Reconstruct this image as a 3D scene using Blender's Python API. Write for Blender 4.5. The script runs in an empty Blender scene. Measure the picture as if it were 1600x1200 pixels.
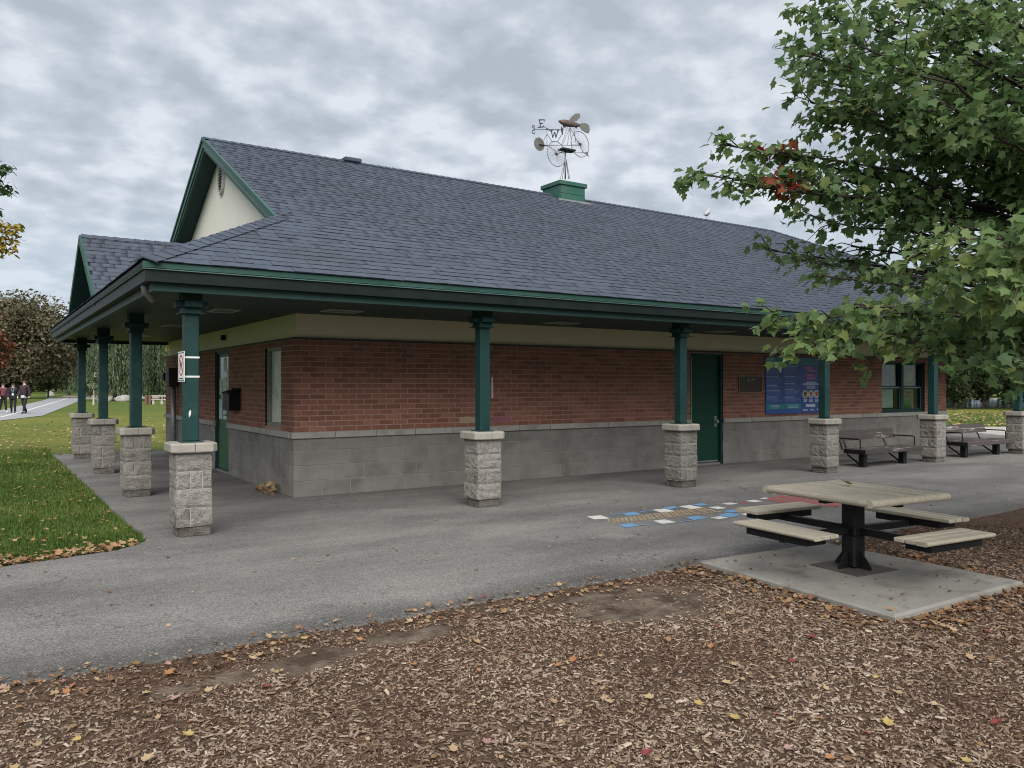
import bpy, bmesh, math, random
import numpy as np
from mathutils import Matrix, Vector, Euler, Quaternion

# ------------------------------------------------------------------ camera
SC = bpy.context.scene
COL = SC.collection
FPX = 1255.0                       # focal length in pixels of a 1600 px wide frame
TH = math.radians(56.352)          # heading of the camera, from the long wall's direction
CAM = np.array([-3.459, -10.373, 1.48])
cd = bpy.data.cameras.new('camera')
cd.sensor_width = 36.0
cd.lens = 36.0 * FPX / 1600.0
cd.clip_end = 2000.0
cd.clip_start = 0.05
cam = bpy.data.objects.new('camera', cd)
COL.objects.link(cam)
cam.location = CAM
cam.rotation_euler = (math.radians(90.086), 0, TH - math.pi / 2)
SC.camera = cam

# ------------------------------------------------------------------ sky, sun, exposure
SUN_EL, SUN_AZ = math.radians(43), math.radians(-116)     # azimuth: direction towards the sun, from +x
w = bpy.data.worlds.new('World'); SC.world = w; w.use_nodes = True
nt = w.node_tree; nt.nodes.clear()
def wn(t, **k):
    n = nt.nodes.new(t)
    for a, b in k.items(): setattr(n, a, b)
    return n
L = nt.links.new
tc = wn('ShaderNodeTexCoord'); sep = wn('ShaderNodeSeparateXYZ'); L(tc.outputs['Generated'], sep.inputs[0])
zz = wn('ShaderNodeMath', operation='MAXIMUM'); L(sep.outputs['Z'], zz.inputs[0]); zz.inputs[1].default_value = 0.0
za = wn('ShaderNodeMath', operation='ADD'); L(zz.outputs[0], za.inputs[0]); za.inputs[1].default_value = 0.30
dx = wn('ShaderNodeMath', operation='DIVIDE'); L(sep.outputs['X'], dx.inputs[0]); L(za.outputs[0], dx.inputs[1])
dy = wn('ShaderNodeMath', operation='DIVIDE'); L(sep.outputs['Y'], dy.inputs[0]); L(za.outputs[0], dy.inputs[1])
cmb = wn('ShaderNodeCombineXYZ'); L(dx.outputs[0], cmb.inputs[0]); L(dy.outputs[0], cmb.inputs[1])
n1 = wn('ShaderNodeTexNoise'); n1.inputs['Scale'].default_value = 9.0; n1.inputs['Detail'].default_value = 7.0
n1.inputs['Roughness'].default_value = 0.5; n1.inputs['Distortion'].default_value = 0.0
L(cmb.outputs[0], n1.inputs['Vector'])
n2 = wn('ShaderNodeTexNoise'); n2.inputs['Scale'].default_value = 3.2; n2.inputs['Detail'].default_value = 3.0
L(cmb.outputs[0], n2.inputs['Vector'])
mx = wn('ShaderNodeMath', operation='MULTIPLY_ADD'); L(n2.outputs['Fac'], mx.inputs[0]); mx.inputs[1].default_value = 0.40
ms = wn('ShaderNodeMath', operation='MULTIPLY'); L(n1.outputs['Fac'], ms.inputs[0]); ms.inputs[1].default_value = 0.60
L(ms.outputs[0], mx.inputs[2])
rp = wn('ShaderNodeValToRGB'); L(mx.outputs[0], rp.inputs[0])
e = rp.color_ramp.elements
e[0].position = 0.40; e[0].color = (0.122, 0.135, 0.153, 1)
e[1].position = 0.60; e[1].color = (0.205, 0.215, 0.230, 1)
m_ = e.new(0.5); m_.color = (0.152, 0.166, 0.184, 1)
# the far cloud deck thins into a bluer haze at the horizon
hz = wn('ShaderNodeMapRange'); L(zz.outputs[0], hz.inputs[0]); hz.inputs[1].default_value = 0.02; hz.inputs[2].default_value = 0.22
hz.inputs[3].default_value = 0.75; hz.inputs[4].default_value = 0.0
mix = wn('ShaderNodeMix', data_type='RGBA'); L(hz.outputs[0], mix.inputs[0]); L(rp.outputs[0], mix.inputs[6])
mix.inputs[7].default_value = (0.148, 0.174, 0.205, 1)
bg1 = wn('ShaderNodeBackground'); L(mix.outputs[2], bg1.inputs[0]); bg1.inputs[1].default_value = 1.0
sky = wn('ShaderNodeTexSky'); sky.sky_type = 'NISHITA'; sky.sun_disc = False
sky.sun_elevation = SUN_EL; sky.sun_rotation = math.pi / 2 - SUN_AZ
bg2 = wn('ShaderNodeBackground'); L(sky.outputs[0], bg2.inputs[0]); bg2.inputs[1].default_value = 0.05
ov = wn('ShaderNodeMixShader'); ov.inputs[0].default_value = 0.06      # closed cloud deck, a little clear sky through it
L(bg1.outputs[0], ov.inputs[1]); L(bg2.outputs[0], ov.inputs[2])
wo = wn('ShaderNodeOutputWorld'); L(ov.outputs[0], wo.inputs[0])

sl = bpy.data.lights.new('sun', 'SUN'); sl.energy = 1.5; sl.angle = math.radians(60); sl.color = (1.0, 0.97, 0.93)
sun = bpy.data.objects.new('sun', sl); COL.objects.link(sun)
sv = Vector((math.cos(SUN_EL) * math.cos(SUN_AZ), math.cos(SUN_EL) * math.sin(SUN_AZ), math.sin(SUN_EL)))
sun.rotation_euler = sv.to_track_quat('Z', 'Y').to_euler(); sun.location = (0, -10, 20)

SC.view_settings.view_transform = 'Standard'; SC.view_settings.look = 'None'
SC.view_settings.exposure = 1.92; SC.view_settings.gamma = 1.0; SC.view_settings.use_curve_mapping = False
SC.cycles.max_bounces = 7; SC.cycles.diffuse_bounces = 4; SC.cycles.glossy_bounces = 3
SC.cycles.transmission_bounces = 4; SC.cycles.transparent_max_bounces = 8
SC.cycles.caustics_reflective = False; SC.cycles.caustics_refractive = False
SC.cycles.use_denoising = True; SC.cycles.filter_width = 1.1

# ------------------------------------------------------------------ helpers
rnd = random.Random(7); rg = np.random.default_rng(11)
FW = np.array([math.cos(TH), math.sin(TH), 0]); RT = np.array([math.sin(TH), -math.cos(TH), 0]); UP = np.array([0, 0, 1.0])
HZ = 601.9
def ray(u, v): return FW + RT * (u - 800) / FPX + UP * (HZ - v) / FPX
def gnd(u, v, z=0.0):
    d = ray(u, v); return CAM + d * (z - CAM[2]) / d[2]
def at(u, v, D): return CAM + ray(u, v) * D
def pln(u, v, y):
    d = ray(u, v); return CAM + d * (y - CAM[1]) / d[1]
def near(p):                       # 1 / squared distance from the camera position
    d = np.asarray(p, float) - CAM; return 1.0 / float(d @ d)

def new_mesh(name, V, F, mat=None, var=None, smooth=False):
    me = bpy.data.meshes.new(name); me.from_pydata([tuple(v) for v in V], [], F)
    if mat is not None: me.materials.append(mat)
    if var is not None:
        a = me.attributes.new('var', 'FLOAT', 'FACE')
        a.data.foreach_set('value', np.broadcast_to(np.asarray(var, np.float32), (len(me.polygons),)).copy())
    if smooth: me.polygons.foreach_set('use_smooth', [True] * len(me.polygons))
    me.update(); return me
def fast_mesh(name, V, F, mat, var=None, smooth=False):
    """V (n,3) array, F (m,k) array: one mesh with faces of k corners"""
    V = np.asarray(V, np.float32); F = np.asarray(F, np.int32); m, k = F.shape
    me = bpy.data.meshes.new(name)
    me.vertices.add(len(V)); me.vertices.foreach_set('co', V.ravel())
    me.loops.add(m * k); me.loops.foreach_set('vertex_index', F.ravel())
    me.polygons.add(m); me.polygons.foreach_set('loop_start', np.arange(0, m * k, k, dtype=np.int32))
    if smooth: me.polygons.foreach_set('use_smooth', np.ones(m, bool))
    me.update(calc_edges=True); me.materials.append(mat)
    if var is not None:
        a = me.attributes.new('var', 'FLOAT', 'FACE'); a.data.foreach_set('value', np.asarray(var, np.float32))
    return me
def scatter(name, tV, tF, R, T, mat, var):
    """one mesh of many copies of a template: R (n,3,3), T (n,3), var (n,)"""
    tV = np.asarray(tV, float); tF = np.asarray(tF); n = len(T); k = len(tV)
    V = np.einsum('nij,kj->nki', R, tV) + T[:, None, :]
    F = tF[None] + (np.arange(n) * k)[:, None, None]
    return fast_mesh(name, V.reshape(-1, 3), F.reshape(-1, tF.shape[1]), mat, np.repeat(var, len(tF)))
def rots(yaw, pitch, roll, sx=1, sy=1, sz=1):
    yaw, pitch, roll = map(np.asarray, (yaw, pitch, roll)); n = len(yaw)
    cy, s_y, cp, sp, cr, sr = np.cos(yaw), np.sin(yaw), np.cos(pitch), np.sin(pitch), np.cos(roll), np.sin(roll)
    Z = np.zeros((n, 3, 3)); Z[:, 0, 0] = cy; Z[:, 0, 1] = -s_y; Z[:, 1, 0] = s_y; Z[:, 1, 1] = cy; Z[:, 2, 2] = 1
    Y = np.zeros((n, 3, 3)); Y[:, 0, 0] = cp; Y[:, 0, 2] = sp; Y[:, 2, 0] = -sp; Y[:, 2, 2] = cp; Y[:, 1, 1] = 1
    X = np.zeros((n, 3, 3)); X[:, 1, 1] = cr; X[:, 1, 2] = -sr; X[:, 2, 1] = sr; X[:, 2, 2] = cr; X[:, 0, 0] = 1
    R = Z @ Y @ X
    S = np.zeros((n, 3, 3)); S[:, 0, 0] = sx; S[:, 1, 1] = sy; S[:, 2, 2] = sz
    return R @ S
class MB:
    """collects shapes; build() links them as one mesh object"""
    def __init__(s): s.V = []; s.F = []; s.A = []
    def add(s, V, F, var=0.0):
        o = len(s.V); s.V += [tuple(map(float, v)) for v in V]; s.F += [tuple(i + o for i in f) for f in F]; s.A += [var] * len(F); return s
    def box(s, x0, x1, y0, y1, z0, z1, var=0.0):
        return s.add([(x0, y0, z0), (x1, y0, z0), (x1, y1, z0), (x0, y1, z0), (x0, y0, z1), (x1, y0, z1), (x1, y1, z1), (x0, y1, z1)],
                     [(0, 3, 2, 1), (4, 5, 6, 7), (0, 1, 5, 4), (1, 2, 6, 5), (2, 3, 7, 6), (3, 0, 4, 7)], var)
    def cham(s, x0, x1, y0, y1, z0, z1, c=0.01, var=0.0):
        """box with all edges chamfered"""
        V = []; idx = {}
        for ix, x in ((0, x0), (1, x1)):
            for iy, y in ((0, y0), (1, y1)):
                for iz, z in ((0, z0), (1, z1)):
                    gx = x + (c if ix == 0 else -c); gy = y + (c if iy == 0 else -c); gz = z + (c if iz == 0 else -c)
                    for k, p in enumerate(((x, gy, gz), (gx, y, gz), (gx, gy, z))):
                        idx[(ix, iy, iz, k)] = len(V); V.append(p)
        F = []
        I = lambda a, b, c_, k: idx[(a, b, c_, k)]
        for i in (0, 1):
            f = [I(i, 0, 0, 0), I(i, 1, 0, 0), I(i, 1, 1, 0), I(i, 0, 1, 0)]; F.append(f if i else f[::-1])
            f = [I(0, i, 0, 1), I(0, i, 1, 1), I(1, i, 1, 1), I(1, i, 0, 1)]; F.append(f if i else f[::-1])
            f = [I(0, 0, i, 2), I(1, 0, i, 2), I(1, 1, i, 2), I(0, 1, i, 2)]; F.append(f if i else f[::-1])
        for a in (0, 1):
            for b in (0, 1):
                F.append([I(a, b, 0, 0), I(a, b, 1, 0), I(a, b, 1, 1), I(a, b, 0, 1)] if a != b else [I(a, b, 0, 1), I(a, b, 1, 1), I(a, b, 1, 0), I(a, b, 0, 0)])
                F.append([I(a, 0, b, 0), I(a, 1, b, 0), I(a, 1, b, 2), I(a, 0, b, 2)] if a == b else [I(a, 0, b, 2), I(a, 1, b, 2), I(a, 1, b, 0), I(a, 0, b, 0)])
                F.append([I(0, a, b, 1), I(1, a, b, 1), I(1, a, b, 2), I(0, a, b, 2)] if a != b else [I(0, a, b, 2), I(1, a, b, 2), I(1, a, b, 1), I(0, a, b, 1)])
                for c_ in (0, 1):
                    t = [I(a, b, c_, 0), I(a, b, c_, 1), I(a, b, c_, 2)]
                    F.append(t if (a + b + c_) % 2 else t[::-1])
        return s.add(V, F, var)
    def prism(s, poly, d, var=0.0):
        """closed planar polygon of 3-D points swept along vector d"""
        n = len(poly); d = np.asarray(d, float); P = [np.asarray(p, float) for p in poly]
        nrm = sum(np.cross(P[i], P[(i + 1) % n]) for i in range(n))
        if nrm @ d > 0: P = P[::-1]
        V = P + [p + d for p in P]
        return s.add(V, [tuple(range(n)), tuple(range(2 * n - 1, n - 1, -1))] + [(i, i + n, (i + 1) % n + n, (i + 1) % n) for i in range(n)], var)
    def tube(s, pts, r, n=8, var=0.0, cap=True):
        pts = [np.asarray(p, float) for p in pts]; m = len(pts)
        r = [r] * m if np.isscalar(r) else list(r)
        o = len(s.V); prev = None
        for i, p in enumerate(pts):
            t = pts[min(i + 1, m - 1)] - pts[max(i - 1, 0)]; t = t / (np.linalg.norm(t) + 1e-9)
            if prev is None:
                a = np.array([0, 0, 1.0]) if abs(t[2]) < 0.9 else np.array([1.0, 0, 0])
            else: a = prev
            a = a - t * (a @ t); a /= np.linalg.norm(a) + 1e-9; b = np.cross(t, a); prev = a
            for k in range(n):
                q = 2 * math.pi * k / n; s.V.append(tuple(p + r[i] * (math.cos(q) * a + math.sin(q) * b)))
        for i in range(m - 1):
            for k in range(n):
                s.F.append((o + i * n + k, o + i * n + (k + 1) % n, o + (i + 1) * n + (k + 1) % n, o + (i + 1) * n + k)); s.A.append(var)
        if cap:
            s.F.append(tuple(o + k for k in range(n))[::-1]); s.A.append(var)
            s.F.append(tuple(o + (m - 1) * n + k for k in range(n))); s.A.append(var)
        return s
    def ring(s, c, ax, bx, R, r, n=28, k=6, var=0.0):
        c, ax, bx = map(lambda q: np.asarray(q, float), (c, ax, bx)); nn = np.cross(ax, bx); o = len(s.V)
        for i in range(n):
            q = 2 * math.pi * i / n; d = ax * math.cos(q) + bx * math.sin(q)
            for j in range(k):
                w_ = 2 * math.pi * j / k; s.V.append(tuple(c + d * (R + r * math.cos(w_)) + nn * r * math.sin(w_)))
        for i in range(n):
            for j in range(k):
                s.F.append((o + i * k + j, o + ((i + 1) % n) * k + j, o + ((i + 1) % n) * k + (j + 1) % k, o + i * k + (j + 1) % k)); s.A.append(var)
        return s
    def ball(s, c, rx, ry, rz, n=10, m=7, var=0.0):
        o = len(s.V); c = np.asarray(c, float)
        for i in range(m + 1):
            a = math.pi * i / m
            for j in range(n):
                q = 2 * math.pi * j / n
                s.V.append((c[0] + rx * math.sin(a) * math.cos(q), c[1] + ry * math.sin(a) * math.sin(q), c[2] + rz * math.cos(a)))
        for i in range(m):
            for j in range(n):
                s.F.append((o + i * n + j, o + (i + 1) * n + j, o + (i + 1) * n + (j + 1) % n, o + i * n + (j + 1) % n)); s.A.append(var)
        return s
    def mesh(s, name, mat, smooth=False): return new_mesh(name, s.V, s.F, mat, s.A, smooth)
    def build(s, name, mat, parent=None, smooth=False, **k): return obj(name, s.mesh(name, mat, smooth), parent, **k)
def smooth_angle(o, deg=40):
    me = o.data; me.polygons.foreach_set('use_smooth', [True] * len(me.polygons))
    try: me.set_sharp_from_angle(angle=math.radians(deg))
    except Exception: pass
    return o
def obj(name, data, parent=None, world=True, loc=None, rot=None, kind=None):
    """world=True: vertices are in world coordinates although the parent stands elsewhere"""
    o = bpy.data.objects.new(name, data); COL.objects.link(o)
    if loc is not None: o.location = loc
    if rot is not None: o.rotation_euler = rot
    if parent is not None:
        o.parent = parent
        if world and parent.parent is None and parent.type == 'EMPTY': o.matrix_parent_inverse = Matrix.Translation(-parent.location)
    if kind: o['kind'] = kind
    return o
def tag(o, label, cat, group=None, kind=None):
    o['label'] = label; o['category'] = cat
    if group: o['group'] = group
    if kind: o['kind'] = kind
    return o
def thing(name, label, cat, loc=(0, 0, 0), rz=0.0, group=None):
    o = bpy.data.objects.new(name, None); COL.objects.link(o); o.location = loc; o.rotation_euler = (0, 0, rz); o.empty_display_size = 0.2
    return tag(o, label, cat, group)
def struct(name, me): return obj(name, me, kind='structure')

# ------------------------------------------------------------------ materials
def M(name, c1, c2=None, scale=6.0, rough=0.8, bump=0.0, bscale=60.0, var=0.0, spec=0.3, detail=5.0, metal=0.0, dirt=None, dscale=1.2, dlo=0.52, dhi=0.7,
      ramp=None, grain=0.0, gscale=300.0, transl=0.0, stretch=None, coat=0.0, bdist=0.01):
    """noise between c1 and c2; var: spread of brightness from the 'var' attribute and the object's random number; dirt: stains of a third colour"""
    m = bpy.data.materials.new(name); m.use_nodes = True; t = m.node_tree; N = t.nodes; lk = t.links.new
    b = N['Principled BSDF']; b.inputs['Roughness'].default_value = rough; b.inputs['Specular IOR Level'].default_value = spec; b.inputs['Metallic'].default_value = metal
    if coat: b.inputs['Coat Weight'].default_value = coat
    geo = N.new('ShaderNodeNewGeometry'); vec = geo.outputs['Position']
    if stretch:
        mp = N.new('ShaderNodeMapping'); lk(vec, mp.inputs[0]); mp.inputs['Scale'].default_value = stretch; vec = mp.outputs[0]
    col = None
    if ramp:
        at_ = N.new('ShaderNodeAttribute'); at_.attribute_name = 'var'
        r_ = N.new('ShaderNodeValToRGB'); lk(at_.outputs['Fac'], r_.inputs[0]); el = r_.color_ramp.elements
        el[0].position = ramp[0][0]; el[0].color = (*ramp[0][1], 1); el[1].position = ramp[-1][0]; el[1].color = (*ramp[-1][1], 1)
        for p, c in ramp[1:-1]: q = el.new(p); q.color = (*c, 1)
        col = r_.outputs[0]
    else:
        c2 = c2 or c1
        n = N.new('ShaderNodeTexNoise'); n.inputs['Scale'].default_value = scale; n.inputs['Detail'].default_value = detail; lk(vec, n.inputs['Vector'])
        r_ = N.new('ShaderNodeMapRange'); lk(n.outputs['Fac'], r_.inputs[0]); r_.inputs[1].default_value = 0.32; r_.inputs[2].default_value = 0.68
        x = N.new('ShaderNodeMix'); x.data_type = 'RGBA'; lk(r_.outputs[0], x.inputs[0]); x.inputs[6].default_value = (*c1, 1); x.inputs[7].default_value = (*c2, 1)
        col = x.outputs[2]
    if dirt:
        n = N.new('ShaderNodeTexNoise'); n.inputs['Scale'].default_value = dscale; n.inputs['Detail'].default_value = 7.0; n.inputs['Roughness'].default_value = 0.65; lk(vec, n.inputs['Vector'])
        r_ = N.new('ShaderNodeMapRange'); lk(n.outputs['Fac'], r_.inputs[0]); r_.inputs[1].default_value = dlo; r_.inputs[2].default_value = dhi
        x = N.new('ShaderNodeMix'); x.data_type = 'RGBA'; lk(r_.outputs[0], x.inputs[0]); lk(col, x.inputs[6]); x.inputs[7].default_value = (*dirt, 1); col = x.outputs[2]
    if grain:
        n = N.new('ShaderNodeTexNoise'); n.inputs['Scale'].default_value = gscale; n.inputs['Detail'].default_value = 2.0; lk(vec, n.inputs['Vector'])
        r_ = N.new('ShaderNodeMapRange'); lk(n.outputs['Fac'], r_.inputs[0]); r_.inputs[1].default_value = 0.3; r_.inputs[2].default_value = 0.7; r_.inputs[3].default_value = 1 - grain; r_.inputs[4].default_value = 1 + grain
        x = N.new('ShaderNodeVectorMath'); x.operation = 'SCALE'; lk(col, x.inputs[0]); lk(r_.outputs[0], x.inputs['Scale']); col = x.outputs[0]
    if var:
        at_ = N.new('ShaderNodeAttribute'); at_.attribute_name = 'var'; oi = N.new('ShaderNodeObjectInfo')
        s_ = N.new('ShaderNodeMath'); s_.operation = 'ADD'; lk(at_.outputs['Fac'], s_.inputs[0]); lk(oi.outputs['Random'], s_.inputs[1])
        f_ = N.new('ShaderNodeMath'); f_.operation = 'FRACT'; lk(s_.outputs[0], f_.inputs[0])
        r_ = N.new('ShaderNodeMapRange'); lk(f_.outputs[0], r_.inputs[0]); r_.inputs[3].default_value = 1 - var; r_.inputs[4].default_value = 1 + var
        x = N.new('ShaderNodeVectorMath'); x.operation = 'SCALE'; lk(col, x.inputs[0]); lk(r_.outputs[0], x.inputs['Scale']); col = x.outputs[0]
    lk(col, b.inputs['Base Color'])
    if bump:
        n = N.new('ShaderNodeTexNoise'); n.inputs['Scale'].default_value = bscale; n.inputs['Detail'].default_value = 4.0; lk(vec, n.inputs['Vector'])
        bp = N.new('ShaderNodeBump'); bp.inputs['Strength'].default_value = bump; bp.inputs['Distance'].default_value = bdist; lk(n.outputs['Fac'], bp.inputs['Height']); lk(bp.outputs[0], b.inputs['Normal'])
    if transl:
        tr = N.new('ShaderNodeBsdfTranslucent'); lk(col, tr.inputs[0]); ms_ = N.new('ShaderNodeMixShader'); ms_.inputs[0].default_value = transl
        lk(b.outputs[0], ms_.inputs[1]); lk(tr.outputs[0], ms_.inputs[2]); lk(ms_.outputs[0], N['Material Output'].inputs[0])
    return m
m_shingle = M('slate_shingle', (0.058, 0.070, 0.093), (0.067, 0.079, 0.103), 9, 0.93, 0.3, 420, var=0.09, spec=0.12, dirt=(0.056, 0.064, 0.077), dscale=0.7, dlo=0.5, dhi=0.75, bdist=0.004)
m_deck = M('roof_deck', (0.014, 0.017, 0.023), rough=0.95)
m_brick = M('red_brick', (0.240, 0.106, 0.071), (0.195, 0.090, 0.064), 14, 0.9, 0.6, 160, var=0.22, spec=0.2, dirt=(0.225, 0.11, 0.085), dscale=1.3, dlo=0.5, dhi=0.72, grain=0.2, gscale=130, bdist=0.005)
m_mortar = M('brick_mortar', (0.36, 0.235, 0.185), (0.27, 0.185, 0.15), 30, 0.95, 0.4, 200)
m_block = M('grey_block', (0.205, 0.195, 0.176), (0.17, 0.163, 0.149), 5, 0.92, 0.7, 110, var=0.07, spec=0.2, dirt=(0.115, 0.107, 0.095), dscale=1.9, dlo=0.5, dhi=0.74, grain=0.12, gscale=220, bdist=0.006)
m_bmortar = M('block_mortar', (0.265, 0.253, 0.23), (0.17, 0.163, 0.149), 12, 0.95, 0.3, 200)
m_ledge = M('ledge_stone', (0.34, 0.32, 0.285), (0.28, 0.265, 0.24), 9, 0.9, 0.4, 150, var=0.08, dirt=(0.2, 0.19, 0.17), dscale=2.2)
m_cream = M('cream_panel', (0.68, 0.605, 0.445), (0.65, 0.58, 0.43), 3, 0.85, 0.15, 90, dirt=(0.58, 0.51, 0.375), dscale=0.9, dlo=0.55, dhi=0.8)
m_creamg = M('cream_gable', (0.66, 0.64, 0.565), (0.63, 0.61, 0.54), 2.5, 0.85, 0.1, 90)
m_green = M('dark_green_paint', (0.006, 0.031, 0.029), (0.009, 0.038, 0.036), 5, 0.55, 0.2, 40, dirt=(0.026, 0.052, 0.046), dscale=3.5, dlo=0.54, dhi=0.72, spec=0.25)
m_trim = M('green_trim', (0.014, 0.055, 0.041), (0.020, 0.066, 0.052), 3, 0.55, 0.1, 40, dirt=(0.04, 0.09, 0.075), dscale=1.7, dlo=0.5, dhi=0.75)
m_trimgrey = M('faded_green_trim', (0.055, 0.105, 0.10), (0.075, 0.125, 0.12), 4, 0.6, 0.1, 40)
m_cup = M('cupola_green', (0.021, 0.082, 0.062), (0.027, 0.094, 0.072), 3, 0.6, 0.12, 30, dirt=(0.045, 0.09, 0.07), dscale=3)
m_fascia = M('fascia_green', (0.014, 0.042, 0.037), (0.018, 0.050, 0.044), 3, 0.55, 0.1, 40)
m_soffit = M('soffit_green', (0.022, 0.044, 0.039), (0.027, 0.050, 0.045), 2.5, 0.6, 0.08, 20, dirt=(0.05, 0.07, 0.06), dscale=1.1)
m_gutter = M('brown_gutter', (0.007, 0.012, 0.011), (0.011, 0.017, 0.0155), 4, 0.5, 0.15, 30, dirt=(0.018, 0.018, 0.016), dscale=2.5, dlo=0.55, dhi=0.8, spec=0.15)
m_dark = M('black_metal', (0.006, 0.006, 0.0065), (0.010, 0.010, 0.011), 8, 0.5, 0.1, 60, spec=0.2)
m_white = M('white_paint', (0.62, 0.62, 0.60), (0.54, 0.54, 0.52), 8, 0.6)
m_steel = M('galvanised_steel', (0.30, 0.30, 0.31), (0.24, 0.24, 0.25), 10, 0.45, metal=0.5)
m_stone = M('split_stone', (0.228, 0.215, 0.193), (0.158, 0.149, 0.133), 16, 0.95, 0.75, 48, var=0.12, spec=0.15, dirt=(0.10, 0.09, 0.068), dscale=3.2, dlo=0.56, dhi=0.72, grain=0.3, gscale=110, bdist=0.022)
m_pmortar = M('pier_mortar', (0.33, 0.31, 0.28), (0.26, 0.245, 0.22), 20, 0.95, 0.3, 150)
m_cap = M('cap_stone', (0.295, 0.276, 0.237), (0.235, 0.22, 0.192), 7, 0.9, 0.4, 120, var=0.06, dirt=(0.24, 0.22, 0.19), dscale=3.0, dlo=0.56, dhi=0.78)
m_slat = M('grey_wood', (0.36, 0.32, 0.25), (0.28, 0.25, 0.195), 5, 0.8, 0.4, 25, var=0.10, stretch=(9, 1, 9), dirt=(0.22, 0.19, 0.15), dscale=1.3, dlo=0.58, dhi=0.8)
m_bench = M('brown_plank', (0.042, 0.036, 0.035), (0.062, 0.052, 0.049), 6, 0.8, 0.4, 30, var=0.12, stretch=(1, 8, 8), dirt=(0.27, 0.24, 0.21), dscale=2.0, dlo=0.58, dhi=0.66)
m_conc = M('pale_concrete', (0.235, 0.225, 0.198), (0.19, 0.182, 0.16), 3, 0.92, 0.5, 120, dirt=(0.085, 0.066, 0.05), dscale=1.9, dlo=0.52, dhi=0.72, grain=0.14, gscale=160)
m_doorg = M('door_green', (0.007, 0.043, 0.027), (0.009, 0.05, 0.032), 2, 0.6, 0.08, 15, spec=0.2)
m_leaf = M('maple_leaf', (0, 0, 0), rough=0.5, spec=0.35, transl=0.56, bump=0.2, bscale=60,
           ramp=[(0, (0.066, 0.122, 0.050)), (0.35, (0.106, 0.18, 0.071)), (0.7, (0.155, 0.232, 0.084)), (0.84, (0.21, 0.27, 0.088)), (0.90, (0.22, 0.22, 0.06)), (0.95, (0.28, 0.085, 0.03)), (1.0, (0.19, 0.018, 0.022))])
m_bark = M('grey_bark', (0.042, 0.035, 0.029), (0.025, 0.021, 0.018), 18, 0.95, 0.9, 40, stretch=(1, 1, 0.3))
m_litter = M('fallen_leaves', (0, 0, 0), rough=0.75, transl=0.1, bump=0.3, bscale=90,
             ramp=[(0, (0.08, 0.042, 0.022)), (0.25, (0.20, 0.115, 0.055)), (0.5, (0.33, 0.24, 0.14)), (0.68, (0.25, 0.115, 0.05)), (0.8, (0.29, 0.14, 0.06)), (0.9, (0.32, 0.24, 0.08)), (0.96, (0.30, 0.19, 0.17)), (1.0, (0.17, 0.035, 0.035))])
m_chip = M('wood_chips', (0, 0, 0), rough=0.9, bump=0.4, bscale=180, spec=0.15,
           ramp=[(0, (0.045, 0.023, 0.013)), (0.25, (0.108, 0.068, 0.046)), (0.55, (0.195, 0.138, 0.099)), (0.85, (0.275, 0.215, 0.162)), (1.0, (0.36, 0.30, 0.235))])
# ------------------------------------------------------------------ ground
def nodes_mat(name):
    m = bpy.data.materials.new(name); m.use_nodes = True; t = m.node_tree
    def nd(ty, **k):
        n = t.nodes.new(ty)
        for a, b in k.items():
            if a in n.inputs: n.inputs[a].default_value = b
            else: setattr(n, a, b)
        return n
    return m, nd, t.links.new, t.nodes['Principled BSDF']
def rng(nd, lk, src, a, b, c=0.0, d=1.0):
    r = nd('ShaderNodeMapRange'); lk(src, r.inputs[0])
    for i, v in enumerate((a, b, c, d)): r.inputs[1 + i].default_value = v
    return r.outputs[0]
def cmix(nd, lk, fac, A, B):
    x = nd('ShaderNodeMix', data_type='RGBA')
    if hasattr(fac, 'links'): lk(fac, x.inputs[0])
    else: x.inputs[0].default_value = fac
    for i, c in ((6, A), (7, B)):
        if hasattr(c, 'links'): lk(c, x.inputs[i])
        else: x.inputs[i].default_value = (*c, 1)
    return x.outputs[2]
def noise(nd, lk, vec, scale, detail=4.0, rough=0.5):
    n = nd('ShaderNodeTexNoise'); n.inputs['Scale'].default_value = scale; n.inputs['Detail'].default_value = detail; n.inputs['Roughness'].default_value = rough; lk(vec, n.inputs['Vector']); return n.outputs['Fac']
def mul(nd, lk, col, f):
    x = nd('ShaderNodeVectorMath', operation='SCALE'); lk(col, x.inputs[0]); lk(f, x.inputs['Scale']); return x.outputs[0]

m_asph, nd, lk, bs = nodes_mat('worn_asphalt')
g = nd('ShaderNodeNewGeometry').outputs['Position']
st = nd('ShaderNodeMapping'); st.inputs['Scale'].default_value = (0.35, 1.0, 1.0); lk(g, st.inputs[0])
c = cmix(nd, lk, rng(nd, lk, noise(nd, lk, st.outputs[0], 1.1, 6, 0.6), 0.36, 0.66), (0.105, 0.101, 0.096), (0.190, 0.181, 0.168))
c = cmix(nd, lk, rng(nd, lk, noise(nd, lk, g, 0.6, 6, 0.65), 0.56, 0.72), c, (0.21, 0.198, 0.18))
# fresher, darker strip of asphalt along the border to the wood chips
sp = nd('ShaderNodeSeparateXYZ'); lk(g, sp.inputs[0])
wob = nd('ShaderNodeMath', operation='MULTIPLY_ADD'); lk(noise(nd, lk, g, 1.6, 5), wob.inputs[0]); wob.inputs[1].default_value = 0.9; lk(sp.outputs['Y'], wob.inputs[2])
c = cmix(nd, lk, rng(nd, lk, wob.outputs[0], -5.15, -4.75, 0.72, 0.0), c, (0.062, 0.058, 0.054))
c = cmix(nd, lk, rng(nd, lk, noise(nd, lk, g, 3.2, 8, 0.7), 0.60, 0.75, 0.0, 0.7), c, (0.085, 0.082, 0.078))
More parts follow.
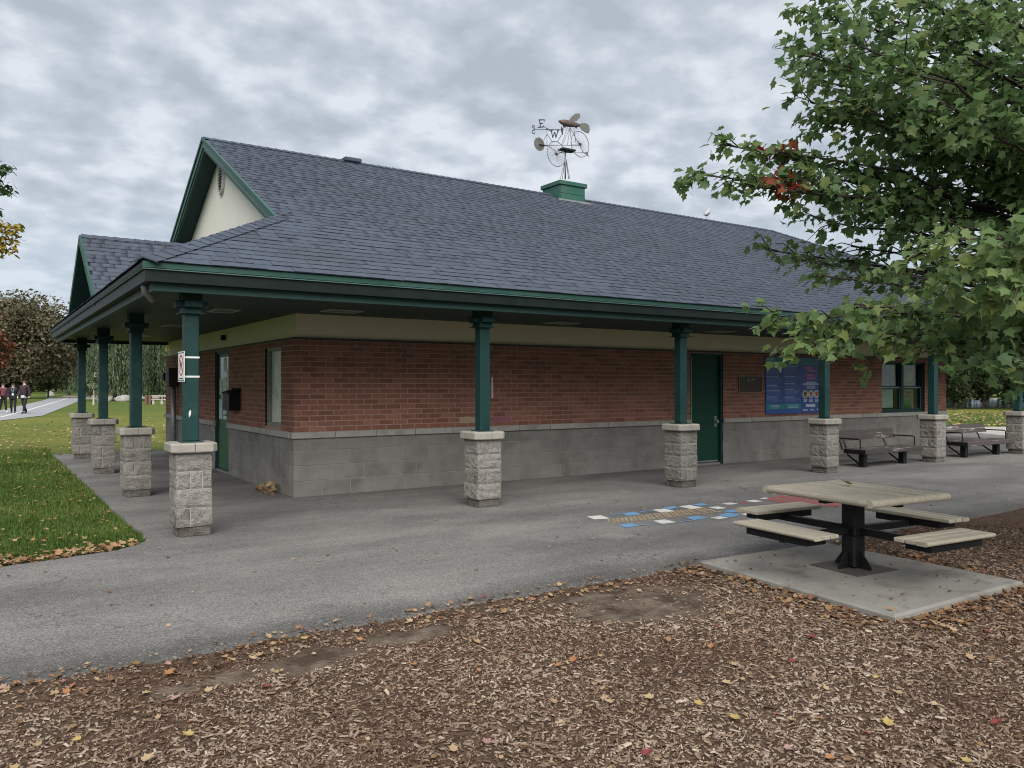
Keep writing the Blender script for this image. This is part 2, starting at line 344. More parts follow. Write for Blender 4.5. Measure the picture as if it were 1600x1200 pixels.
# old tar-dark cracks, only in places
wv_ = nd('ShaderNodeVectorMath', operation='ADD'); wn_ = nd('ShaderNodeTexNoise'); wn_.inputs['Scale'].default_value = 2.2; wn_.inputs['Detail'].default_value = 5.0; lk(g, wn_.inputs['Vector']); lk(g, wv_.inputs[0]); lk(wn_.outputs['Color'], wv_.inputs[1])
vc = nd('ShaderNodeTexVoronoi', feature='DISTANCE_TO_EDGE'); vc.inputs['Scale'].default_value = 0.42; lk(wv_.outputs[0], vc.inputs['Vector'])
ck = nd('ShaderNodeMath', operation='MULTIPLY'); lk(rng(nd, lk, vc.outputs['Distance'], 0.0015, 0.005, 0.75, 0.0), ck.inputs[0]); lk(rng(nd, lk, noise(nd, lk, g, 0.45, 3), 0.50, 0.58), ck.inputs[1])
c = cmix(nd, lk, ck.outputs[0], c, (0.045, 0.044, 0.043))
c = cmix(nd, lk, rng(nd, lk, noise(nd, lk, g, 0.28, 4, 0.7), 0.54, 0.60, 0.0, 0.35), c, (0.10, 0.098, 0.097))
vo = nd('ShaderNodeTexVoronoi'); vo.inputs['Scale'].default_value = 115; lk(g, vo.inputs['Vector'])
gr = nd('ShaderNodeSeparateColor'); lk(vo.outputs['Color'], gr.inputs[0])
c = mul(nd, lk, c, rng(nd, lk, gr.outputs[0], 0, 1, 0.62, 1.42))
vl = nd('ShaderNodeTexVoronoi'); vl.inputs['Scale'].default_value = 120; lk(g, vl.inputs['Vector'])
gl = nd('ShaderNodeSeparateColor'); lk(vl.outputs['Color'], gl.inputs[0])
c = cmix(nd, lk, rng(nd, lk, gl.outputs[1], 0.95, 0.96, 0.0, 0.45), c, (0.32, 0.30, 0.28))
lk(c, bs.inputs['Base Color']); bs.inputs['Roughness'].default_value = 0.88; bs.inputs['Specular IOR Level'].default_value = 0.25
bp = nd('ShaderNodeBump'); bp.inputs['Strength'].default_value = 0.8; bp.inputs['Distance'].default_value = 0.006; lk(vo.outputs['Distance'], bp.inputs['Height']); lk(bp.outputs[0], bs.inputs['Normal'])

m_lawn, nd, lk, bs = nodes_mat('lawn_grass')
g = nd('ShaderNodeNewGeometry').outputs['Position']
fine = noise(nd, lk, g, 26, 6, 0.7)
c1 = cmix(nd, lk, rng(nd, lk, fine, 0.35, 0.65), (0.042, 0.078, 0.014), (0.092, 0.142, 0.032))
c2 = cmix(nd, lk, rng(nd, lk, fine, 0.35, 0.65), (0.12, 0.132, 0.026), (0.225, 0.21, 0.052))
sp = nd('ShaderNodeSeparateXYZ'); lk(g, sp.inputs[0])
wob = nd('ShaderNodeMath', operation='MULTIPLY_ADD'); lk(noise(nd, lk, g, 0.35, 4), wob.inputs[0]); wob.inputs[1].default_value = 7.0; lk(sp.outputs['Y'], wob.inputs[2])
dry = rng(nd, lk, wob.outputs[0], 11.0, 17.0, 0.0, 0.85)
dry2 = nd('ShaderNodeMath', operation='MULTIPLY'); lk(dry, dry2.inputs[0]); lk(rng(nd, lk, noise(nd, lk, g, 0.12, 5, 0.6), 0.36, 0.56, 0.35, 1.0), dry2.inputs[1])
fary = nd('ShaderNodeMath', operation='MULTIPLY'); lk(dry2.outputs[0], fary.inputs[0]); lk(rng(nd, lk, sp.outputs['Y'], 34.0, 44.0, 1.0, 0.35), fary.inputs[1])
c = cmix(nd, lk, fary.outputs[0], c1, c2)
c = cmix(nd, lk, rng(nd, lk, noise(nd, lk, g, 1.7, 8, 0.75), 0.58, 0.76, 0.0, 0.7), c, (0.20, 0.15, 0.05))
c = mul(nd, lk, c, rng(nd, lk, noise(nd, lk, g, 5, 8, 0.8), 0.3, 0.7, 0.6, 1.35))
lk(c, bs.inputs['Base Color']); bs.inputs['Roughness'].default_value = 0.9; bs.inputs['Specular IOR Level'].default_value = 0.1
bp = nd('ShaderNodeBump'); bp.inputs['Strength'].default_value = 1.0; bp.inputs['Distance'].default_value = 0.04; lk(noise(nd, lk, g, 40, 5), bp.inputs['Height']); lk(bp.outputs[0], bs.inputs['Normal'])
m_grass = M('grass_blades', (0, 0, 0), rough=0.7, spec=0.15, transl=0.25,
            ramp=[(0, (0.038, 0.070, 0.014)), (0.4, (0.074, 0.122, 0.026)), (0.75, (0.118, 0.165, 0.038)), (0.92, (0.18, 0.17, 0.055)), (1.0, (0.27, 0.22, 0.09))])

m_mulch, nd, lk, bs = nodes_mat('mulch_ground')
g = nd('ShaderNodeNewGeometry').outputs['Position']
vo = nd('ShaderNodeTexVoronoi'); vo.inputs['Scale'].default_value = 62
ds = nd('ShaderNodeMapping'); ds.inputs['Scale'].default_value = (0.55, 1.2, 1.0); lk(g, ds.inputs[0]); lk(ds.outputs[0], vo.inputs['Vector'])
gr = nd('ShaderNodeSeparateColor'); lk(vo.outputs['Color'], gr.inputs[0])
c = cmix(nd, lk, rng(nd, lk, gr.outputs[0], 0.1, 0.95), (0.036, 0.020, 0.012), (0.13, 0.083, 0.055))
c = cmix(nd, lk, rng(nd, lk, noise(nd, lk, g, 1.3, 7, 0.65), 0.42, 0.64, 0.75, 0.0), c, (0.062, 0.043, 0.031))
sa = nd('ShaderNodeAttribute'); sa.attribute_name = 'bare'
sc_ = cmix(nd, lk, rng(nd, lk, noise(nd, lk, g, 4, 8, 0.7), 0.4, 0.62), (0.055, 0.038, 0.027), (0.150, 0.120, 0.092))
c = cmix(nd, lk, rng(nd, lk, sa.outputs['Fac'], 0.1, 1.0), c, sc_)
lk(c, bs.inputs['Base Color']); bs.inputs['Roughness'].default_value = 0.95; bs.inputs['Specular IOR Level'].default_value = 0.1
bp = nd('ShaderNodeBump'); bp.inputs['Strength'].default_value = 1.0; bp.inputs['Distance'].default_value = 0.008; lk(vo.outputs['Distance'], bp.inputs['Height']); lk(bp.outputs[0], bs.inputs['Normal'])
m_soil_ = M('packed_soil', (0.115, 0.092, 0.072), (0.175, 0.148, 0.12), 3.5, 0.95, 0.6, 60, dirt=(0.07, 0.05, 0.036), dscale=2.2, dlo=0.48, dhi=0.66, grain=0.25, gscale=140)
m_path = M('far_path', (0.235, 0.235, 0.245), (0.275, 0.275, 0.285), 0.5, 0.9, 0.2, 30, grain=0.08, gscale=20)
m_pathb = M('brown_path', (0.24, 0.205, 0.175), (0.30, 0.265, 0.23), 0.2, 0.9)
m_walk = M('pale_walkway', (0.31, 0.295, 0.265), (0.36, 0.345, 0.315), 0.8, 0.9, 0.2, 30)

struct('ground', new_mesh('ground', [(-700, -300, -0.05), (900, -300, -0.05), (900, 1200, -0.05), (-700, 1200, -0.05)], [(0, 1, 2, 3)], m_lawn))
from mathutils import noise as mn
def wig(x, s=1.0, k=0.0): return mn.noise(Vector((x * s, k, 0.3)))
def near_edge(x): return -5.67 + 0.055 * wig(x, 0.9, 2.0) + 0.022 * wig(x, 4.5, 5.0) + 0.012 * wig(x, 13, 8.0)
def lawn_edge(x):                    # border between the lawn and the asphalt strip, left of the building
    if x > -2.1: return None
    t = (-2.1 - x)
    y = -2.02 - 0.42 * (1 - math.exp(-t / 0.22)) - 0.14 * t
    return y + 0.035 * wig(x, 5, 1.0) + 0.02 * wig(x, 17, 6.0)
def lawn_side(y): return -2.10 + 0.035 * wig(y, 2.2, 9.0) + 0.025 * wig(y, 9, 4.0)
V, F = [], []
xs = np.concatenate([np.arange(-40, -6, 1.0), np.arange(-6, 12, 0.045), np.arange(12, 40.1, 1.0)])
for i, x in enumerate(xs):
    top = lawn_edge(x) if x < -2.1 else -1.9
    ne = near_edge(x)
    V += [(x, ne - 0.03, -0.06), (x, ne, -0.004), (x, ne + 0.05, 0.0), (x, top, 0.0), (x, top + 0.01, -0.055)]
    if i:
        a, b = (i - 1) * 5, i * 5
        for k in range(4): F.append((a + k, b + k, b + k + 1, a + k + 1))
o0 = len(V); ys = np.arange(-1.9, 9.31, 0.08)
for j, y in enumerate(ys):
    xl = lawn_side(y)
    V += [(xl - 0.01, y, -0.055), (xl, y, 0.0), (25.5 - 0.3 * y, y, 0.0)]
    if j:
        a, b = o0 + (j - 1) * 3, o0 + j * 3
        for k in range(2): F.append((a + k, a + k + 1, b + k + 1, b + k))
struct('asphalt_pavement', new_mesh('asphalt_pavement', V, F, m_asph))
# pale concrete walkway beyond the benches
wk = [(19.5, -2.6), (24.2, 5.6), (26.2, 4.3), (27.5, 3.2), (30.0, -2.6)]
struct('concrete_walkway', new_mesh('concrete_walkway', [(x, y, 0.004) for x, y in wk], [tuple(range(len(wk)))[::-1]], m_walk))
# distant paved path, its centre line, and the cross path
pn = [(-9, 25.5), (-5.5, 27.6), (-2.65, 30.3), (-0.76, 35.8), (2.2, 58.0), (4.2, 73.4), (7.6, 96)]
pf = [(-11, 31.5), (-6.5, 36.0), (-2.3, 47.4), (-1.03, 57.5), (0.06, 66.7), (2.2, 84), (3.98, 101.5)]
V = [(x, y, -0.03) for x, y in pn] + [(x, y, -0.03) for x, y in pf]
struct('park_path', new_mesh('park_path', V, [(i, i + 1, i + 8, i + 7) for i in range(6)], m_path))
pc = [(-9.9, 28.2), (-5.9, 30.8), (-2.57, 34.5), (-1.08, 45.1), (1.21, 63.2), (3.6, 82), (5.78, 100.3)]
V = []
for i, (x, y) in enumerate(pc):
    a = np.array(pc[min(i + 1, 6)]) - np.array(pc[max(i - 1, 0)]); nx, ny = a[1], -a[0]; l = math.hypot(nx, ny); nx, ny = nx / l * 0.075, ny / l * 0.075
    V += [(x - nx, y - ny, -0.026), (x + nx, y + ny, -0.026)]
struct('path_marking', new_mesh('path_marking', V, [(2 * i, 2 * i + 1, 2 * i + 3, 2 * i + 2) for i in range(6)], m_white))
struct('cross_path', new_mesh('cross_path', [(3.9, 96, -0.034), (6.5, 90, -0.034), (24, 84, -0.034), (40, 80, -0.034), (60, 98, -0.034), (26, 118, -0.034), (14, 135, -0.034), (7.0, 122, -0.034)], [tuple(range(8))], m_pathb))
struct('footpath', new_mesh('footpath', [(-30, 99, -0.036), (7.5, 101, -0.036), (7.8, 104, -0.036), (-30, 104, -0.036)], [(0, 1, 2, 3)], m_walk))

# wood-chip bed: a lumpy sheet, then the chips themselves
def mulch_z(x, y):
    z = -0.020 + 0.014 * mn.noise(Vector((x * 1.1, y * 1.1, 0))) + 0.009 * mn.noise(Vector((x * 4, y * 4, 3)))
    return min(z, -0.006)
bare = [(gnd(1010, 940), 0.62, 0.42), (gnd(930, 930), 0.35, 0.2), (gnd(500, 1025), 0.30, 0.16), (gnd(330, 1060), 0.26, 0.12), (gnd(640, 990), 0.3, 0.14)]
def bare_at(x, y):
    b = 0.0
    for c_, rx, ry in bare:
        q = ((x - c_[0]) / rx) ** 2 + ((y - c_[1]) / ry) ** 2 + 0.9 * mn.noise(Vector((x * 5, y * 5, 1)))
        b = max(b, min(1.0, 1.35 - q))
    return b
nx_, ny_ = 300, 190
gx = np.linspace(-9, 13, nx_); gy = np.linspace(-14, -5.4, ny_)
V = [(x, y, mulch_z(x, y)) for y in gy for x in gx]
F = [(j * nx_ + i, j * nx_ + i + 1, (j + 1) * nx_ + i + 1, (j + 1) * nx_ + i) for j in range(ny_ - 1) for i in range(nx_ - 1)]
me = new_mesh('mulch_bed', V, F, m_mulch, smooth=True)
a_ = me.attributes.new('bare', 'FLOAT', 'POINT'); a_.data.foreach_set('value', [max(0.0, min(1.0, bare_at(x, y))) for x, y, z in V])
struct('mulch_bed', me)
PADC = [(1.52, -5.69), (1.345, -7.50), (2.99, -7.52), (3.06, -5.79)]; PADZ = 0.03
def in_pad(x, y, g_=0.0):
    n = 4; 
    for i in range(n):
        ax, ay = PADC[i]; bx, by = PADC[(i + 1) % n]
        if (bx - ax) * (y - ay) - (by - ay) * (x - ax) < -g_: return False
    return True
N = 175000
d = 2.0 + rg.random(N) * 8.0; a = (rg.random(N) - 0.5) * 1.5
cx_, cy_ = CAM[0] + d * (FW[0] * np.cos(a) + RT[0] * np.sin(a)), CAM[1] + d * (FW[1] * np.cos(a) + RT[1] * np.sin(a))
keep = np.zeros(N, bool); cz = np.zeros(N); br = np.zeros(N)
for i in range(N):
    x, y = cx_[i], cy_[i]
    ne = near_edge(x)
    if y > ne - 0.005 + (0.12 * rg.random() ** 6): continue
    if in_pad(x, y, -0.01): continue
    b = bare_at(x, y); m_s = mn.noise(Vector((x * 1.3, y * 1.3, 7)))
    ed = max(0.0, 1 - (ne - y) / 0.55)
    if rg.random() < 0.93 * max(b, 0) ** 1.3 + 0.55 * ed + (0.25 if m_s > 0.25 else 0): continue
    keep[i] = True; cz[i] = mulch_z(x, y); br[i] = 0.5 + 0.3 * m_s - 0.25 * ed - 0.12 * max(0, (x - 1.2)) / 2  # last term: the maple's shade put into the chip colour
cx_, cy_, cz, br, d = cx_[keep], cy_[keep], cz[keep], br[keep], d[keep]; N = len(cx_)
ln = rg.gamma(3.2, 0.0056, N).clip(0.007, 0.06) * np.where(d > 5, 1.25, 1.0); wd = ln * rg.uniform(0.12, 0.30, N); th_ = rg.uniform(0.0025, 0.006, N)
tV = [(-1, -0.75, -0.5), (1, -0.45, -0.5), (1, 0.5, -0.5), (-1, 0.7, -0.5), (-0.82, -0.5, 0.5), (0.8, -0.3, 0.5), (0.85, 0.35, 0.5), (-0.75, 0.5, 0.5)]
tF = [(4, 5, 6, 7), (0, 1, 5, 4), (1, 2, 6, 5), (2, 3, 7, 6), (3, 0, 4, 7)]
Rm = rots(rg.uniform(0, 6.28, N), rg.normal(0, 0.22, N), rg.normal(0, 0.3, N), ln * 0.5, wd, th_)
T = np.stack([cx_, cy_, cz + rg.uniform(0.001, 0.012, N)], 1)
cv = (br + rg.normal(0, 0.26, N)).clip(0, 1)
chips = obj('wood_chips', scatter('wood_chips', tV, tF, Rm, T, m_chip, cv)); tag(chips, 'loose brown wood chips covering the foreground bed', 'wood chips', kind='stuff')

# grass blades on the near lawn
N = 175000
d = 7.2 + 15 * rg.random(N) ** 1.25; a = -0.70 + 0.39 * rg.random(N)
x = CAM[0] + d * (FW[0] * np.cos(a) + RT[0] * np.sin(a)); y = CAM[1] + d * (FW[1] * np.cos(a) + RT[1] * np.sin(a))
ok = np.array([(yy > -1.95 and xx < lawn_side(yy) - 0.005) or (xx < -2.1 and yy > lawn_edge(xx) + 0.005) for xx, yy in zip(x, y)])
x, y, d = x[ok], y[ok], d[ok]; N = len(x)
h = rg.uniform(0.035, 0.075, N); wd = rg.uniform(0.0035, 0.006, N) * (0.6 + d / 9)
tV = [(-1, 0, 0), (1, 0, 0), (0, 0.35, 1)]
Rm = rots(rg.uniform(0, 6.28, N), rg.normal(0, 0.35, N), rg.normal(0, 0.35, N), wd, h, h)
pt = np.array([mn.noise(Vector((a_ * 0.8, b_ * 0.8, 0))) for a_, b_ in zip(x, y)])
gv = (0.46 + 0.42 * pt + rg.normal(0, 0.2, N) + np.clip((y - 9) / 14, 0, 0.5)).clip(0, 1)
gb = obj('grass', scatter('grass', tV, [(0, 1, 2)], Rm, np.stack([x, y, np.full(N, -0.05)], 1), m_grass, gv)); tag(gb, 'short green grass of the lawn beside the building', 'grass', kind='stuff')

# ------------------------------------------------------------------ fallen leaves
half = [(0.0, 0.0), (0.14, -0.02), (0.29, 0.02), (0.43, 0.16), (0.32, 0.26), (0.52, 0.55), (0.34, 0.54), (0.23, 0.62), (0.15, 0.70), (0.0, 1.0)]
def leaf_template(size=1.0, fold=0.12, droop=0.18):
    """a five-lobed maple leaf in two halves; stem end at the origin, tip along +y"""
    V, F = [], []
    L_ = [(-x, y) for x, y in half]; R_ = half
    mid = [(0, y) for y in (0.0, 0.25, 0.5, 1.0)]
    pts = [(0.0, 0.0)] + [(x, y) for x, y in half[1:-1]] + [(0.0, 1.0)] + [(-x, y) for x, y in half[1:-1]][::-1]
    V = [(0, 0.36, 0.0)] + [(x, y, -fold * abs(x) * 0 + fold * abs(x) - droop * y * y) for x, y in pts]
    V[0] = (0, 0.36, -droop * 0.13 - 0.02)
    n = len(pts); F = [(0, 1 + (i + 1) % n, 1 + i) for i in range(n)]
    return [(x * size, y * size, z * size) for x, y, z in V], F
LT, LF = leaf_template()
LTd, LFd = leaf_template(1.0, 0.35, -0.25)        # dry leaf, edges curled up
def litter(name, pts, sizes, vars_, label, z=None):
    n = len(pts); P_ = np.array(pts)
    Rm = rots(rg.uniform(0, 6.28, n), rg.normal(0, 0.2, n), rg.normal(0, 0.2, n), sizes, sizes, sizes)
    o = obj(name, scatter(name, LTd, LFd, Rm, P_, m_litter, np.array(vars_))); tag(o, label, 'leaves', kind='stuff'); return o
pts, sz, vr = [], [], []
for _ in range(700):               # along the border of the asphalt
    x = rg.uniform(-3.6, 1.6); ne = near_edge(x); y = ne - 0.34 * rg.random() ** 1.5 + 0.06
    dens = 0.35 + 0.65 * (mn.noise(Vector((x * 1.7, 3, 0))) > -0.05)
    if rg.random() > dens: continue
    pts.append((x, y, (mulch_z(x, y) if y < ne else 0.0) + 0.012)); sz.append(0.012 + 0.036 * rg.random() ** 1.7); vr.append(rg.choice([0.1, 0.3, 0.45, 0.55, 0.68, 0.78, 0.9, 0.96], p=[.2, .24, .2, .12, .1, .06, .03, .05]) + rg.normal(0, 0.02))
for _ in range(700):               # around the concrete pad
    k = rg.integers(0, 2) if rg.random() < 0.8 else 2; ax, ay = PADC[k]; bx, by = PADC[k + 1]; t = rg.random()
    nx, ny = (by - ay), -(bx - ax); l = math.hypot(nx, ny); off = 0.02 + 0.3 * rg.random() ** 2
    x, y = ax + (bx - ax) * t + nx / l * off, ay + (by - ay) * t + ny / l * off
    if y > near_edge(x): continue
    pts.append((x, y, mulch_z(x, y) + 0.014)); sz.append(rg.uniform(0.018, 0.055)); vr.append(rg.choice([0.08, 0.16, 0.26, 0.36, 0.62, 0.7, 0.98], p=[.22,.24,.2,.16,.08,.06,.04]) + rg.normal(0, 0.02))
for _ in range(1500):              # strewn over the chips, more towards the tree
    d = rg.uniform(2.4, 8.5); a = rg.uniform(-0.6, 0.64)
    x, y = CAM[0] + d * (FW[0] * math.cos(a) + RT[0] * math.sin(a)), CAM[1] + d * (FW[1] * math.cos(a) + RT[1] * math.sin(a))
    if y > near_edge(x) - 0.02 or in_pad(x, y) or rg.random() > (0.3 if x < 1 else 1.0): continue
    pts.append((x, y, mulch_z(x, y) + 0.014)); sz.append(rg.uniform(0.018, 0.05)); vr.append(rg.choice([0.12, 0.25, 0.4, 0.5, 0.55, 0.7, 0.9, 0.96, 0.99], p=[.16, .2, .2, .16, .1, .06, .06, .03, .03]) + rg.normal(0, 0.02))
litter('leaf_litter', pts, sz, np.clip(vr, 0, 1), 'small dry leaves strewn over the wood chips and along the asphalt edge')
pts, sz, vr = [], [], []
for _ in range(1700):
    d = 7.3 + 15 * rg.random() ** 1.6; a = -0.60 + 0.30 * rg.random()
    x, y = CAM[0] + d * (FW[0] * math.cos(a) + RT[0] * math.sin(a)), CAM[1] + d * (FW[1] * math.cos(a) + RT[1] * math.sin(a))
    if x > lawn_side(y) or (y < -1.9 and (x > -2.15 or y < lawn_edge(x))): continue
    edge = y < lawn_edge(x) + 0.35 if x < -2.12 else False
    if not edge and rg.random() < 0.35: continue
    pts.append((x, y, rg.uniform(-0.012, 0.012))); sz.append(rg.uniform(0.035, 0.075) if edge else rg.uniform(0.025, 0.055)); vr.append(rg.choice([0.2, 0.42, 0.5, 0.55, 0.72, 0.88]) + rg.normal(0, 0.03))
for _ in range(260):                # heap of leaves along the lawn's front border
    x = rg.uniform(-3.9, -2.2); y = lawn_edge(x) + 0.02 + 0.28 * rg.random() ** 1.7
    pts.append((x, y, rg.uniform(-0.01, 0.02))); sz.append(rg.uniform(0.03, 0.08)); vr.append(rg.choice([0.15, 0.25, 0.35, 0.48, 0.6]) + rg.normal(0, 0.03))
for _ in range(420):                # lawn beyond the benches
    u, v = rg.uniform(1480, 1600), rg.uniform(643, 667); p = gnd(u, v); pts.append((p[0], p[1], 0.0)); sz.append(rg.uniform(0.08, 0.16)); vr.append(rg.choice([0.45, 0.55, 0.89]))
for _ in range(520):                # pale specks far out on the lawn
    u, v = rg.uniform(-20, 262), 652 + 60 * rg.random() ** 1.4; p = gnd(u, v)
    if 29 < p[1] < 60 and p[0] < 3: continue
    pts.append((p[0], p[1], -0.02)); sz.append(rg.uniform(0.05, 0.10)); vr.append(rg.choice([0.5, 0.52, 0.88]))
litter('lawn_leaves', pts, sz, np.clip(vr, 0, 1), 'pale dry leaves scattered on the lawns')
pts, sz, vr = [], [], []
for _ in range(130):                # bits on the asphalt and the pad
    x, y = rg.uniform(-3.5, 9), rg.uniform(-5.4, -2.5); pts.append((x, y, 0.006)); sz.append(rg.uniform(0.012, 0.04)); vr.append(rg.choice([0.05, 0.12, 0.5, 0.55, 0.3]))
for _ in range(75):
    x, y = rg.uniform(1.5, 3.15), rg.uniform(-7.4, -5.65)
    if in_pad(x, y, -0.05): pts.append((x, y, PADZ + 0.005)); sz.append(rg.uniform(0.012, 0.032)); vr.append(rg.choice([0.02, 0.06, 0.1, 0.2, 0.5]))
litter('leaf_bits', pts, sz, vr, 'dark leaf scraps on the asphalt and the concrete pad')
# single leaves that stand out, one object each
def lm(v): return new_mesh('fallen_leaf', LTd, LFd, m_litter, v)
LM = {'orange': lm(0.78), 'red': lm(1.0), 'pale tan': lm(0.5), 'yellow': lm(0.9), 'dusty pink': lm(0.96)}
spots = {'orange': [(818, 1016), (565, 1003), (650, 1040), (1287, 1121), (868, 1040), (1111, 1012), (270, 1050), (1290, 1180), (1395, 962), (1480, 955)],
         'red': [(1007, 1181), (1262, 992), (1240, 1032), (1568, 930), (1540, 985), (1552, 1131)],
         'pale tan': [(225, 1189), (398, 1030), (322, 1081), (955, 1097), (1020, 1090), (1400, 1080), (1128, 1063), (1190, 1080), (1275, 1090), (1465, 1100)],
         'yellow': [(1095, 1100), (1150, 1120), (1365, 1060), (1388, 1133), (300, 1147), (127, 1152), (1515, 1190), (478, 1000)],
         'dusty pink': [(268, 1037), (270, 1094), (1005, 985), (1200, 985), (1225, 1165)]}
for cname, L_ in spots.items():
    for u, v in L_:
        p = gnd(u, v); x, y = p[0], p[1]; zz_ = 0.012 if y > near_edge(x) else mulch_z(x, y) + 0.02
        if in_pad(x, y): zz_ = PADZ + 0.01
        o = obj('fallen_leaf', LM[cname], loc=(x, y, zz_), rot=(rnd.uniform(-.25, .25), rnd.uniform(-.25, .25), rnd.uniform(0, 6.3)))
        s = rnd.uniform(0.035, 0.06); o.scale = (s, s, s)
        zone = 'bottom edge' if v > 1160 else 'lower row' if v > 1112 else 'second row' if v > 1075 else 'middle row' if v > 1020 else 'by the asphalt border' if u < 1080 else 'by the concrete slab' if v < 970 else 'just below the concrete slab'
        side = ' far left' if u < 300 else ' left of centre' if u < 700 else ' centre' if u < 985 else ' just right of centre' if u < 1160 else ' right of centre' if u < 1230 else ' farther right of centre' if u < 1320 else ' right side' if u < 1430 else ' far right'
        tag(o, f'{cname} leaf on the wood chips, {zone},{side}', 'leaf', f'{cname} leaves on the wood chips')

# concrete pad under the picnic table
mb = MB(); n = 4; c = 0.02
ctr = np.mean(np.array(PADC), 0)
ins = [tuple(np.array(p) + (ctr - np.array(p)) / np.linalg.norm(ctr - np.array(p)) * c * 1.4) for p in PADC]
V = [(x, y, -0.08) for x, y in PADC] + [(x, y, PADZ - 0.014) for x, y in PADC] + [(x, y, PADZ) for x, y in ins]
mb.add(V, [(8, 9, 10, 11)] + [(i, (i + 1) % 4, (i + 1) % 4 + 4, i + 4) for i in range(4)] + [(i + 4, (i + 1) % 4 + 4, (i + 1) % 4 + 8, i + 8) for i in range(4)])
pad = mb.build('concrete_pad', m_conc); tag(pad, 'square concrete slab under the picnic table', 'concrete slab')
bm_ = bmesh.new(); bm_.from_mesh(pad.data); bmesh.ops.recalc_face_normals(bm_, faces=bm_.faces); bm_.to_mesh(pad.data); bm_.free()
# ------------------------------------------------------------------ building: walls
B = thing('park_building', 'brick and block park building with dark shingle hip roof', 'building', (8, 3.2, 0))
WX, WY = 16.08, 8.60
ZB, ZL, ZT = 0.774, 0.858, 2.085            # top of the blocks, of the ledge, of the bricks
OPR = [(7.335, 8.216, -0.1, 2.07, 'door'), (13.387, 15.138, ZL, 2.03, 'window')]
OPL = [(0.531, 1.266, 0.90, 2.02, 'window'), (3.291, 4.194, -0.1, 2.07, 'door')]
def bounds(wall, s0, s1, d0, d1):            # wall 'R': long wall (runs along x); 'L': short wall (runs along y); d = depth into the wall
    return (s0, s1, d0, d1) if wall == 'R' else (d0, d1, s0, s1)
def wall_core(mb, wall, s0, s1, z0, z1, d0, d1, ops):
    cuts = sorted({s0, s1} | {min(max(v, s0), s1) for o in ops for v in o[:2]})
    for a, b in zip(cuts[:-1], cuts[1:]):
        if b - a < 1e-4: continue
        zs = [(z0, z1)]
        for o in ops:
            if o[0] <= a + 1e-4 and o[1] >= b - 1e-4:
                zs = [p for q in zs for p in ((q[0], min(q[1], o[2])), (max(q[0], o[3]), q[1])) if p[1] - p[0] > 1e-3]
        for p in zs: mb.box(*bounds(wall, a, b, d0, d1), *p)
mb = MB(); wall_core(mb, 'R', 0.0045, WX - 0.0045, 0, ZB, 0.0045, 0.3, OPR); wall_core(mb, 'L', 0.3, WY, 0, ZB, 0.0045, 0.3, OPL)
bw = mb.build('block_wall', m_bmortar, B)
mb = MB(); wall_core(mb, 'R', 0.004, WX - 0.004, ZB, ZT, 0.004, 0.3, OPR); wall_core(mb, 'L', 0.3, WY, ZB, ZT, 0.004, 0.3, OPL)
kw = mb.build('brick_wall', m_mortar, B)
mb = MB(); mb.box(WX - 0.3, WX - 0.006, 0.3, WY, 0, 2.085); mb.box(0.3, WX - 0.3, WY - 0.3, WY - 0.006, 0, 2.085)
mb.build('rear_wall', m_mortar, B)
def clip_ops(a, b, z0, z1, ops):
    segs = [(a, b)]
    for o in ops:
        if o[2] < z1 - 0.02 and o[3] > z0 + 0.02:
            segs = [p for q in segs for p in ((q[0], min(q[1], o[0])), (max(q[0], o[1]), q[1])) if p[1] - p[0] > 0.025]
    return segs
def facing(wall, s, z):
    p = np.array([s, 0, z] if wall == 'R' else [0, s, z]); v = CAM - p; n = np.array([0, -1.0, 0]) if wall == 'R' else np.array([-1.0, 0, 0])
    r = np.linalg.norm(v); return max(0.0, (v @ n) / r) / (r * r)
def lay(wall, s0, s1, zc, hs, ln, joint, ops, face, back, stag=0.5, jit=0.0):
    """courses of pieces: list of (wall, a, b, z0, z1, d0, d1, area weight)"""
    out = []
    for i, (z, h) in enumerate(zip(zc, hs)):
        s = s0 - (ln * stag if i % 2 else 0) - 0.0
        while s < s1:
            a, b = max(s, s0), min(s + ln - joint, s1)
            if b - a > 0.03:
                for p in clip_ops(a, b, z, z + h, ops):
                    fj = face + rnd.uniform(-jit, jit)
                    out.append((wall, p[0], p[1], z, z + h - joint, fj, back, facing(wall, (p[0] + p[1]) / 2, z) * (p[1] - p[0])))
            s += ln
    return out
def place(pieces, single, name, mat, parent, c, rest_name, limit=300):
    pieces.sort(key=lambda q: -q[7]); cache = {}
    for q in pieces[:limit]:
        wall, a, b, z0, z1, d0, d1, _ = q
        key = (wall, round(b - a, 3), round(z1 - z0, 3), round(d1 - d0, 3))
        bx = bounds(wall, a, b, d0, d1); cx, cy = (bx[0] + bx[1]) / 2, (bx[2] + bx[3]) / 2; cz = (z0 + z1) / 2
        if key not in cache:
            m_ = MB(); m_.cham(bx[0] - cx, bx[1] - cx, bx[2] - cy, bx[3] - cy, z0 - cz, z1 - cz, c); cache[key] = m_.mesh(name, mat)
        obj(name, cache[key], parent, loc=(cx, cy, cz))
    if len(pieces) > limit:
        m_ = MB()
        for q in pieces[limit:]:
            wall, a, b, z0, z1, d0, d1, _ = q; m_.box(*bounds(wall, a, b, d0, d1), z0, z1, var=rnd.random())
        m_.build(rest_name, mat, parent, kind='stuff')
ch = (ZT - ZL) / 17
zc = [ZL + 0.004 + i * ch for i in range(17)]
bricks = lay('R', 0.0, WX, zc, [ch] * 17, 0.222, 0.0125, OPR, 0.0, 0.09, 0.5, 0.0008)
bricks += lay('L', 0.10, WY, zc, [ch] * 17, 0.222, 0.0125, OPL, 0.0, 0.09, 0.25, 0.0008)
place(bricks, 300, 'brick', m_brick, kw, 0.003, 'remaining_bricks')
